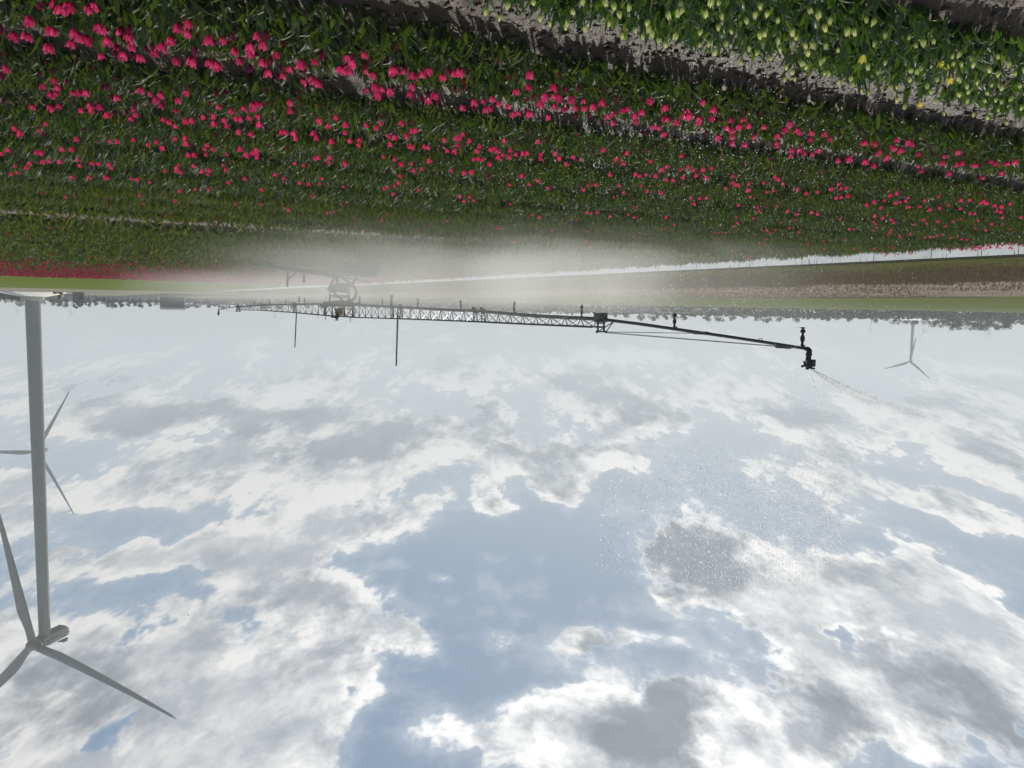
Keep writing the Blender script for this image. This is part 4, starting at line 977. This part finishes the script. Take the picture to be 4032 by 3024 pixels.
# ------------------------------------------------------------------ birds
def bird(px, Y, span, label, roll):
    P = at(px[0], px[1], Y); r = empty('bird', P, random.uniform(0, 6)); r.rotation_euler = (roll, .2, 1.1); tag(r, label, 'bird', 'birds in flight')
    b = MB(); b.lathe([(.005, -.5), (.05, -.36), (.105, -.1), (.11, .1), (.07, .3), (.06, .36), (.055, .42), (.01, .52)], (0, 0, 0), Matrix.Rotation(PI / 2, 3, 'X'), 10)
    b.add([(-.03, .45, 0), (.03, .45, 0), (.12, .75, .01), (-.12, .75, .01), (0, .5, .03)], [(0, 1, 2, 3), (0, 1, 4), (3, 2, 4)])
    me = b.mesh('body', M['feather']); s_ = span / 2; link('body', me, r, None, None, (s_,) * 3)
    for sg in (-1, 1):
        b = MB(); b.add([(0, -.2, .03), (sg * .45, -.28, .22), (sg * 1.0, .05, .30), (sg * .5, .05, .2), (0, .2, .03), (0, -.2, .0), (sg * .45, -.28, .19), (sg * .5, .05, .17), (0, .2, 0)], [(0, 1, 3, 4), (1, 2, 3), (8, 7, 6, 5), (7, 2, 6), (0, 5, 6, 1), (4, 3, 7, 8)])
        link('wing', b.mesh('wing', M['feather'], smooth=False), r, None, None, (s_,) * 3)
bird((742, 2420), 60, .30, 'small dark bird flying high under the clouds near the big blades', .9)
bird((3100, 1376), 30, .12, 'tiny dark bird flying just above the plain pipe end of the boom', .5)
# ------------------------------------------------------------------ water drops
def drops(P, R, stretch=None):
    # every drop is a small open splash shell of three facets, turned at random
    n = len(P)
    k = np.array([(1, 0, -.35), (-.5, .87, -.35), (-.5, -.87, -.35), (0, 0, .55)])
    q = rng.normal(0, 1, (n, 4)); q /= np.linalg.norm(q, axis=1)[:, None]
    w, x, y, z = q.T
    Rm = np.stack([np.stack([1 - 2 * (y * y + z * z), 2 * (x * y - w * z), 2 * (x * z + w * y)], -1), np.stack([2 * (x * y + w * z), 1 - 2 * (x * x + z * z), 2 * (y * z - w * x)], -1), np.stack([2 * (x * z - w * y), 2 * (y * z + w * x), 1 - 2 * (x * x + y * y)], -1)], 1)
    V = np.einsum('nij,kj->nki', Rm, k) * R[:, None, None] * 1.15
    if stretch is not None: V = V * 1.0 + V[:, :, 2:3] / (R[:, None, None] + 1e-9) * stretch[:, None, :]
    f8 = np.array([(0, 1, 3), (1, 2, 3), (2, 0, 3)])
    return (P[:, None, :] + V).reshape(-1, 3), (f8[None] + (np.arange(n) * 4)[:, None, None]).reshape(-1, 3)
DP = []; DR = []; DS = []
def add_drops(P, R, S=None):
    DP.append(np.asarray(P)); DR.append(np.asarray(R)); DS.append(np.zeros((len(P), 3)) if S is None else np.asarray(S))
# falling veil thrown by the end gun, high above the field
n = 19000
u = rng.random(n)
ex = np.interp(u, [0, .15, .4, .7, 1], [3270, 3320, 3345, 3270, 3120]); ey = np.interp(u, [0, .15, .4, .7, 1], [1830, 1930, 2060, 2210, 2330])
back = rng.exponential(1, n) * 210 * (1 + .4 * rng.random(n))
x = ex - back + rng.normal(0, 22, n); y = ey - back * .10 + rng.normal(0, 38, n)
k = (x > 2350); x, y = x[k], y[k]
dep = np.clip(9.5 - back[k] / 260, 5.5, 10) + rng.normal(0, .4, k.sum())
P = np.array([at(a, b_, d) for a, b_, d in zip(x, y, dep)])
R = .0017 + .0032 * rng.random(len(P)) ** 2.0 * np.where(back[k] > 420, 1.15, 1)
add_drops(P, R, np.stack([-R * .9, -R * .6, R * .9], -1))
# thinner drops all round it
n = 1500
x = np.clip(rng.normal(2650, 420, n), 1700, 3900); y = 1330 + rng.random(n) ** .8 * 620
P = np.array([at(a, b_, d) for a, b_, d in zip(x, y, rng.uniform(5, 11, n))]); add_drops(P, rng.uniform(.0018, .0042, n))
# jets leaving the end gun
gx, gy = 3179, 1452
for (tx, ty, w, n, d1) in ((3640, 1690, .026, 4200, 11.0), (3450, 1640, .03, 2400, 11.5), (3265, 1800, .045, 1500, 11.5), (3235, 1640, .05, 160, 12.4), (3085, 1510, .06, 130, 12.6), (2960, 1590, .12, 80, 12.0), (3900, 1850, .07, 260, 10.2)):
    u = rng.random(n) ** .8; L_ = math.hypot(tx - gx, ty - gy)
    off = rng.normal(0, 1, n) * w * L_ * (u * .9 + .06)
    x = gx + 12 * np.sign(tx - gx) + (tx - gx) * u - off * (ty - gy) / L_; y = gy + (ty - gy) * u + off * (tx - gx) / L_ - 40 * u * u * (L_ / 500)
    d0 = float(bp(gx, gy)[1])
    P = np.array([at(a, b_, d) for a, b_, d in zip(x, y, d0 + (d1 - d0) * u)])
    add_drops(P, rng.uniform(.0022, .0058, n) * (1.15 - .5 * u))
# drops falling over the nearer rows
n = 3200
x = rng.normal(2750, 480, n); y = np.clip(rng.normal(760, 170, n), 300, 1040)
k = (x > 1500) & (x < 4000); x, y = x[k], y[k]
P = []
for a, b_ in zip(x, y):
    g_ = gnd(a, b_, .25); P.append(CAM + (g_ - CAM) * random.uniform(.5, .97))
add_drops(P, rng.uniform(.0012, .0034, len(P)))
n = 1700
x = rng.normal(2600, 500, n); y = rng.uniform(1000, 1260, n)
P = np.array([at(a, b_, d) for a, b_, d in zip(x, y, rng.uniform(7, 13, n))]); add_drops(P, rng.uniform(.0022, .005, n))
# short jets leaving every sprinkler sideways
for xs_, yb in SPR:
    c_ = bp(xs_, yb)
    for j in range(10):
        a_ = rng.uniform(0, 2 * PI); m_ = 55
        r = rng.random(m_) ** 1.3 * (1.5 if j else 1.0)
        v_ = np.stack([np.cos(a_) * r, np.sin(a_) * r, .10 * r - .17 * r * r], -1) + rng.normal(0, .02, (m_, 3)) * r[:, None]
        add_drops(c_ + v_, rng.uniform(.0025, .006, m_) * (1.1 - .4 * r))
for xs_, ys_ in ((860, 1241),):
    c_ = bp(xs_, ys_)
    for dx, dz in ((1, .55), (.35, .8), (-.3, .8), (-1, .6)):
        r = rng.random(90); v_ = (BD * dx)[None] * r[:, None] + np.array([0, 0, dz])[None] * r[:, None] + rng.normal(0, .03, (90, 3)) * r[:, None]
        add_drops(c_ + v_, rng.uniform(.005, .011, 90))
V, Fc = drops(np.concatenate(DP), np.concatenate(DR), np.concatenate(DS))
o = link('water_droplets', np_mesh('water_droplets', V, Fc, [M['drop']], False))
tag(o, 'sparkling water droplets thrown from the boom nozzles and the end gun', 'water drops', kind='stuff')

# ------------------------------------------------------------------ spray mist under the boom
def box_mesh(name, x0, x1, y0, y1, z0, z1, mat=None):
    b = MB(); b.box(((x0 + x1) / 2, (y0 + y1) / 2, (z0 + z1) / 2), (x1 - x0, y1 - y0, z1 - z0)); return b.mesh(name, mat, smooth=False)
def mist_mat():
    mt, nt, out = new_mat('spray_mist')
    tc = nt.n('ShaderNodeTexCoord').outputs['Object']
    sep = nt.n('ShaderNodeSeparateXYZ', {0: tc})
    x, y, z = sep.outputs
    # along the boom (x): thin at the near tip, dense to the cart, thinning at the far end
    fx = nt.math('MULTIPLY', nt.smooth(x, -23, -13, 0, 1), nt.smooth(x, 12, 33, 1, .15))
    fx = nt.math('MULTIPLY', fx, nt.smooth(nt.math('ABSOLUTE', nt.math('ADD', x, 1.5)), 3.0, 11.0, .14, 1.15))
    fx = nt.math('MULTIPLY', fx, nt.smooth(x, -7, 3, 1.3, .55))
    fx = nt.math('MULTIPLY', fx, nt.smooth(x, 29, 36, 1, 0))
    fy = nt.smooth(nt.math('ABSOLUTE', y), 1.0, 8.5, 1, 0)
    fz = nt.math('MULTIPLY', nt.smooth(z, .0, .5, .75, 1), nt.smooth(z, 1.2, 2.15, 1, 0))
    mp = nt.n('ShaderNodeMapping', {'Vector': tc, 'Scale': (.55, .25, .13)}).outputs[0]
    nz = nt.noise(mp, 1.0, 3, .55)
    nf = nt.smooth(nz, .38, .62, .1, 2.1)
    d = nt.math('MULTIPLY', nt.math('MULTIPLY', fx, fy), nt.math('MULTIPLY', fz, nf))
    pv = nt.n('ShaderNodeVolumePrincipled', {'Color': (.97, .97, .95, 1), 'Density': nt.math('MULTIPLY', d, MIST_DENSITY), 'Anisotropy': .5})
    nt.t.links.new(pv.outputs[0], out.inputs['Volume'])
    return mt
MIST_DENSITY = .058
ms = link('spray_mist', box_mesh('spray_mist', -22, 37, -8.6, 8.6, .02, 2.7, mist_mat()))
ms.location = (cart0[0], cart0[1], 0); ms.rotation_euler = (0, 0, PI / 2 - BA)
tag(ms, 'white drifting spray mist hanging under the boom over the rows', 'mist', kind='stuff')

# ------------------------------------------------------------------ air
mt, nt, out = new_mat('haze_air')
pv = nt.n('ShaderNodeVolumePrincipled', {'Color': (.84, .89, .95, 1), 'Density': .00048, 'Anisotropy': .2})
nt.t.links.new(pv.outputs[0], out.inputs['Volume'])
hz_ = link('haze', box_mesh('haze', -2400, 2400, -1200, 2500, -2.0, 172, mt))
tag(hz_, 'thin pale air over the flat land', 'haze', kind='stuff')

# ------------------------------------------------------------------ sun and sky
SUN_AZ, SUN_EL = math.radians(-17), math.radians(41)
sd = Vector((math.sin(SUN_AZ) * math.cos(SUN_EL), math.cos(SUN_AZ) * math.cos(SUN_EL), math.sin(SUN_EL)))
sl = bpy.data.lights.new('sun', 'SUN'); sl.energy = 4.4; sl.angle = math.radians(.6); sl.color = (1, .955, .88)
so = bpy.data.objects.new('sun', sl); COL.objects.link(so); so.rotation_euler = sd.to_track_quat('Z', 'Y').to_euler(); so.location = (0, 0, 300)

W = bpy.data.worlds.new('World'); scene.world = W; W.use_nodes = True
wt = W.node_tree; wt.nodes.clear(); nt = NT(wt)

# clouds: cover (white) and dark cores are laid out by direction in the sky (azimuth, elevation in degrees)
BASE_COVER = -.24
SKY_TINT = (1.85, 3.3, 5.35)
COVER = [
 # x, y, rx, ry, tilt, weight   (layout measured on the photograph, turned into directions)
 (60,860,110,70,0,.5),(285,905,135,75,0,1.25),(480,930,150,70,5,1.2),(640,900,130,60,0,.8),(790,985,190,85,8,1.45),(1190,1005,240,62,5,1.3),(1060,1085,66,46,0,1.4),
 (1050,895,74,58,0,1.25),(1240,855,80,54,0,1.1),(1370,900,115,74,20,1.25),(1180,790,330,45,0,.5),(800,800,260,45,0,.45),(500,860,300,60,0,.4),(950,930,120,50,0,.5),(1600,860,200,60,0,.35),
 (1760,900,190,62,5,1.15),(2000,930,260,60,8,.9),(2100,840,200,50,0,.5),(2110,1010,130,40,10,.8),(1830,1010,90,45,0,.75),(2090,1110,170,34,12,.9),
 (300,1050,420,62,-8,1.15),(700,1080,170,70,-10,.9),(40,1090,90,45,0,.6),(560,1170,430,48,-5,1.25),(330,1215,260,38,5,.8),(620,1265,240,80,15,.9),(760,1310,230,70,10,.95),(900,1375,110,48,0,.8),(880,1225,80,30,0,.5),
 (200,1480,440,200,0,1.45),(560,1500,330,170,10,1.3),(760,1460,150,80,0,.7),(400,1640,440,100,0,1.4),
 (1095,1362,75,24,0,.75),(1255,1388,75,36,10,.85),(1385,1402,110,30,-5,.8),(962,1240,34,16,0,.75),(1000,1590,180,62,5,.8),(1210,1540,190,85,0,.9),(1330,1560,160,90,0,.9),(1420,1600,220,110,0,1.3),(1250,1660,260,60,0,.9),
 (1500,1215,185,95,10,1.25),(1640,1300,240,70,10,.95),(1850,1330,330,130,8,1.3),(2050,1450,330,190,0,1.4),(1780,1450,230,110,38,1.0),(1800,1600,200,130,40,1.1),(1640,1640,140,70,30,1.0),(2100,1300,200,80,10,.8),(1990,1190,90,30,20,.5),
 # open blue sky
 (1180,1190,340,110,0,-.75),(1130,1110,260,50,-12,-.55),(240,1120,190,32,0,-.35),(250,1290,260,45,0,-.55),(1080,1465,320,36,0,-.5),(1440,1400,120,50,60,-.35),(810,1590,110,60,0,-.75),(860,1660,140,40,0,-.6),(2060,1165,240,36,6,-.5),(1560,960,120,60,0,-.4),(160,985,130,45,0,-.3),(1490,1060,200,60,0,-.3),(300,830,150,25,0,-.15),
]
DARKS = [
 (250,860,160,50,0,.35),(700,930,330,60,4,.3),(1350,870,180,40,8,.35),(1900,870,260,40,0,.3),(2050,1560,260,130,10,.3),(1620,1430,90,50,20,.3),
 (1465,1190,160,72,5,.95),(1510,1250,95,45,0,.75),(1400,1590,170,90,0,1.0),(140,1500,190,110,5,.85),(1230,972,215,28,3,.75),(760,955,190,52,5,1.0),(290,880,130,55,0,.85),(1040,880,56,34,0,.95),(1060,1075,34,26,0,1.0),(1850,1580,170,70,35,.5),(2060,1480,170,60,10,.4),(1390,885,110,38,10,.8),(1250,840,56,32,0,.8),(1730,1480,100,50,20,.4),(1940,1270,120,30,0,.4),(560,885,240,34,0,.5),(1700,885,120,32,0,.75),(2170,1600,150,60,0,.4),(480,910,90,40,0,.7),(850,790,260,22,0,.35),(2120,990,110,26,0,.4),(640,1075,60,30,0,.35),
]

def blob_sum(nt, vec, lst, start=None):
    acc = start; v0 = vec
    for i, (x, y, rx, ry, ang, w) in enumerate(lst):
        if acc is not None and i % 10 == 0:      # chain the chunks one after another (keeps the shader's stack small)
            vec = nt.n('ShaderNodeVectorMath', {0: acc, 1: (1e-7, 1e-7, 0), 2: v0}, operation='MULTIPLY_ADD').outputs[0]
        k = 4032 / 2212.0
        az, el = azel(x * k, y * k)
        dg = k / F * 180 / PI * .93
        mp = nt.n('ShaderNodeMapping', {'Vector': vec, 'Location': (az, el, 0), 'Rotation': (0, 0, -math.radians(ang)), 'Scale': (rx * dg, ry * dg, 1)}, vector_type='TEXTURE').outputs[0]
        ln = nt.n('ShaderNodeVectorMath', {0: mp}, operation='LENGTH').outputs['Value']
        v = nt.smooth(ln, .1, 1.4, w, 0)
        acc = v if acc is None else nt.math('ADD', acc, v)
    return acc

def noise_group():
    g = bpy.data.node_groups.new('cloud_noise', 'ShaderNodeTree')
    g.interface.new_socket('Vector', in_out='INPUT', socket_type='NodeSocketVector')
    g.interface.new_socket('Noise', in_out='OUTPUT', socket_type='NodeSocketFloat')
    g.interface.new_socket('Warped', in_out='OUTPUT', socket_type='NodeSocketVector')
    q = NT(g); gi = q.n('NodeGroupInput'); go = q.n('NodeGroupOutput')
    v = gi.outputs[0]
    sep = q.n('ShaderNodeSeparateXYZ', {0: v}); az, el = sep.outputs[0], sep.outputs[1]
    den = q.math('ADD', q.math('MAXIMUM', el, -2.0), 11.0)
    px = q.math('DIVIDE', q.math('MULTIPLY', az, 5.2), den)
    py = q.math('MULTIPLY', q.math('LOGARITHM', den, 2.718), 8.0)
    nv = q.n('ShaderNodeCombineXYZ', {0: px, 1: py, 2: 3.7}).outputs[0]
    wn = q.n('ShaderNodeTexNoise', {'Vector': nv, 'Scale': .6, 'Detail': 5, 'Roughness': .6})
    wv = q.n('ShaderNodeVectorMath', {0: wn.outputs['Color'], 1: (.5, .5, .5)}, operation='SUBTRACT').outputs[0]
    w1 = q.n('ShaderNodeVectorMath', {0: wv, 'Scale': .7}, operation='SCALE').outputs[0]
    nw = q.n('ShaderNodeVectorMath', {0: nv, 1: w1}, operation='ADD').outputs[0]
    big = q.noise(nw, .95, 9, .6)
    vor = q.n('ShaderNodeTexVoronoi', {'Vector': nw, 'Scale': 4.0, 'Detail': 3.0, 'Roughness': .6}, feature='F1', normalize=True).outputs['Distance']
    puff = q.smooth(el, 6, 24, 1.35, .85)
    nz = q.math('ADD', q.math('MULTIPLY', q.math('SUBTRACT', big, .5), 2.6), q.math('MULTIPLY', q.math('SUBTRACT', .40, vor), puff))
    lw = q.n('ShaderNodeVectorMath', {0: wv, 'Scale': 6.0}, operation='SCALE').outputs[0]
    lv = q.n('ShaderNodeVectorMath', {0: v, 1: lw}, operation='ADD').outputs[0]
    g.links.new(nz, go.inputs[0]); g.links.new(lv, go.inputs[1])
    return g
NG = noise_group()
gen = nt.n('ShaderNodeTexCoord').outputs['Generated']
dirv = nt.n('ShaderNodeVectorMath', {0: gen}, operation='NORMALIZE').outputs[0]
sp = nt.n('ShaderNodeSeparateXYZ', {0: dirv})
az = nt.math('MULTIPLY', nt.math('ARCTAN2', sp.outputs[0], sp.outputs[1]), 180 / PI)
el = nt.math('MULTIPLY', nt.math('ARCSINE', sp.outputs[2]), 180 / PI)
P0 = nt.n('ShaderNodeCombineXYZ', {0: az, 1: el, 2: 0}).outputs[0]
def grp(v):
    nd = nt.n('ShaderNodeGroup'); nd.node_tree = NG; nt.t.links.new(v, nd.inputs[0]); return nd.outputs
n0, lv = grp(P0)[:2]
P1 = nt.n('ShaderNodeCombineXYZ', {0: nt.math('ADD', az, nt.math('MULTIPLY', nt.math('SUBTRACT', -17.0, az), .03)), 1: nt.math('ADD', el, nt.math('ADD', 1.0, nt.math('MULTIPLY', el, .03))), 2: 0}).outputs[0]
n1 = grp(P1)[0]
bl = nt.math('ADD', blob_sum(nt, lv, COVER), BASE_COVER)
dl = blob_sum(nt, lv, DARKS, nt.math('MULTIPLY', bl, 1e-6))
bl = nt.math('ADD', bl, nt.smooth(el, 34, 48, 0, .35))
bl = nt.math('ADD', bl, nt.math('MULTIPLY', nt.smooth(el, 2.5, 6, 0, 1), nt.smooth(el, 11, 16, .04, 0)))
cov0 = nt.math('ADD', bl, n0); cov1 = nt.math('ADD', bl, n1); drk = nt.math('ADD', dl, nt.math('MULTIPLY', n1, 1.0))
sun_ang = nt.n('ShaderNodeVectorMath', {0: dirv, 1: tuple(sd)}, operation='DOT_PRODUCT').outputs['Value']
glow = nt.smooth(sun_ang, .74, .985, 0, 1)
soft = nt.smooth(el, 8, 22, .22, .5)
alpha = nt.math('MAXIMUM', nt.n('ShaderNodeMapRange', {'Value': cov0, 'From Min': -.02, 'From Max': soft, 'To Min': 0.0, 'To Max': 1.0}, interpolation_type='SMOOTHSTEP').outputs[0], nt.smooth(cov0, -.5, .5, 0, .32))
# the sky between the clouds
sky = nt.n('ShaderNodeTexSky', sky_type='NISHITA', sun_disc=False, sun_elevation=SUN_EL, sun_rotation=SUN_AZ % (2 * PI), altitude=0, air_density=1.0, dust_density=1.2, ozone_density=1.0).outputs[0]
skyc = nt.mix(.62, nt.mix(1.0, sky, (.48, .45, .38), 'MULTIPLY'), SKY_TINT)
skyc = nt.mix(nt.smooth(el, 5, 21, .8, 0), skyc, (4.9, 5.35, 5.7))
# sunlit rims, shaded thick parts: thickness towards the sun decides
depth = nt.smooth(cov1, .05, 1.3, 0, 1)
lit = nt.mix(glow, (8.0, 7.9, 7.65), (11.5, 11.4, 11.2))
shade = nt.mix(glow, (4.5, 4.75, 5.1), (5.4, 5.7, 6.05))
relief = nt.math('MULTIPLY', nt.math('SUBTRACT', n0, n1), 1.1)
dk = nt.math('SUBTRACT', nt.math('MULTIPLY', depth, .8), relief, clamp=True)
cl = nt.mix(dk, lit, shade)
darkf = nt.math('MULTIPLY', nt.smooth(drk, .0, .95, 0, 1), nt.smooth(alpha, .4, 1, 0, 1))
cl = nt.mix(darkf, cl, nt.mix(nt.smooth(n0, -.7, .7, 0, 1), (1.75, 2.0, 2.3), (3.1, 3.4, 3.75)))
col = nt.mix(alpha, skyc, cl)
# dust near the horizon
hf = nt.n('ShaderNodeMath', {0: 2.718, 1: nt.math('DIVIDE', nt.math('MAXIMUM', el, 0.0), -3.3)}, operation='POWER').outputs[0]
col = nt.mix(nt.math('MULTIPLY', hf, .92), col, (5.35, 5.55, 5.4))
bg = nt.n('ShaderNodeBackground', {'Color': col, 'Strength': .1})
wo = nt.n('ShaderNodeOutputWorld'); wt.links.new(bg.outputs[0], wo.inputs[0])
W.cycles.sampling_method = 'MANUAL'; W.cycles.sample_map_resolution = 512

# ------------------------------------------------------------------ render settings
vs_ = scene.view_settings; vs_.view_transform = 'Standard'; vs_.look = 'None'; vs_.exposure = 0.0; vs_.gamma = 1.0; vs_.use_curve_mapping = False
cy = scene.cycles
cy.max_bounces = 6; cy.diffuse_bounces = 2; cy.glossy_bounces = 2; cy.transmission_bounces = 3; cy.volume_bounces = 1; cy.transparent_max_bounces = 6
cy.caustics_reflective = False; cy.caustics_refractive = False
cy.volume_step_rate = .6; cy.volume_max_steps = 128
cy.use_denoising = True
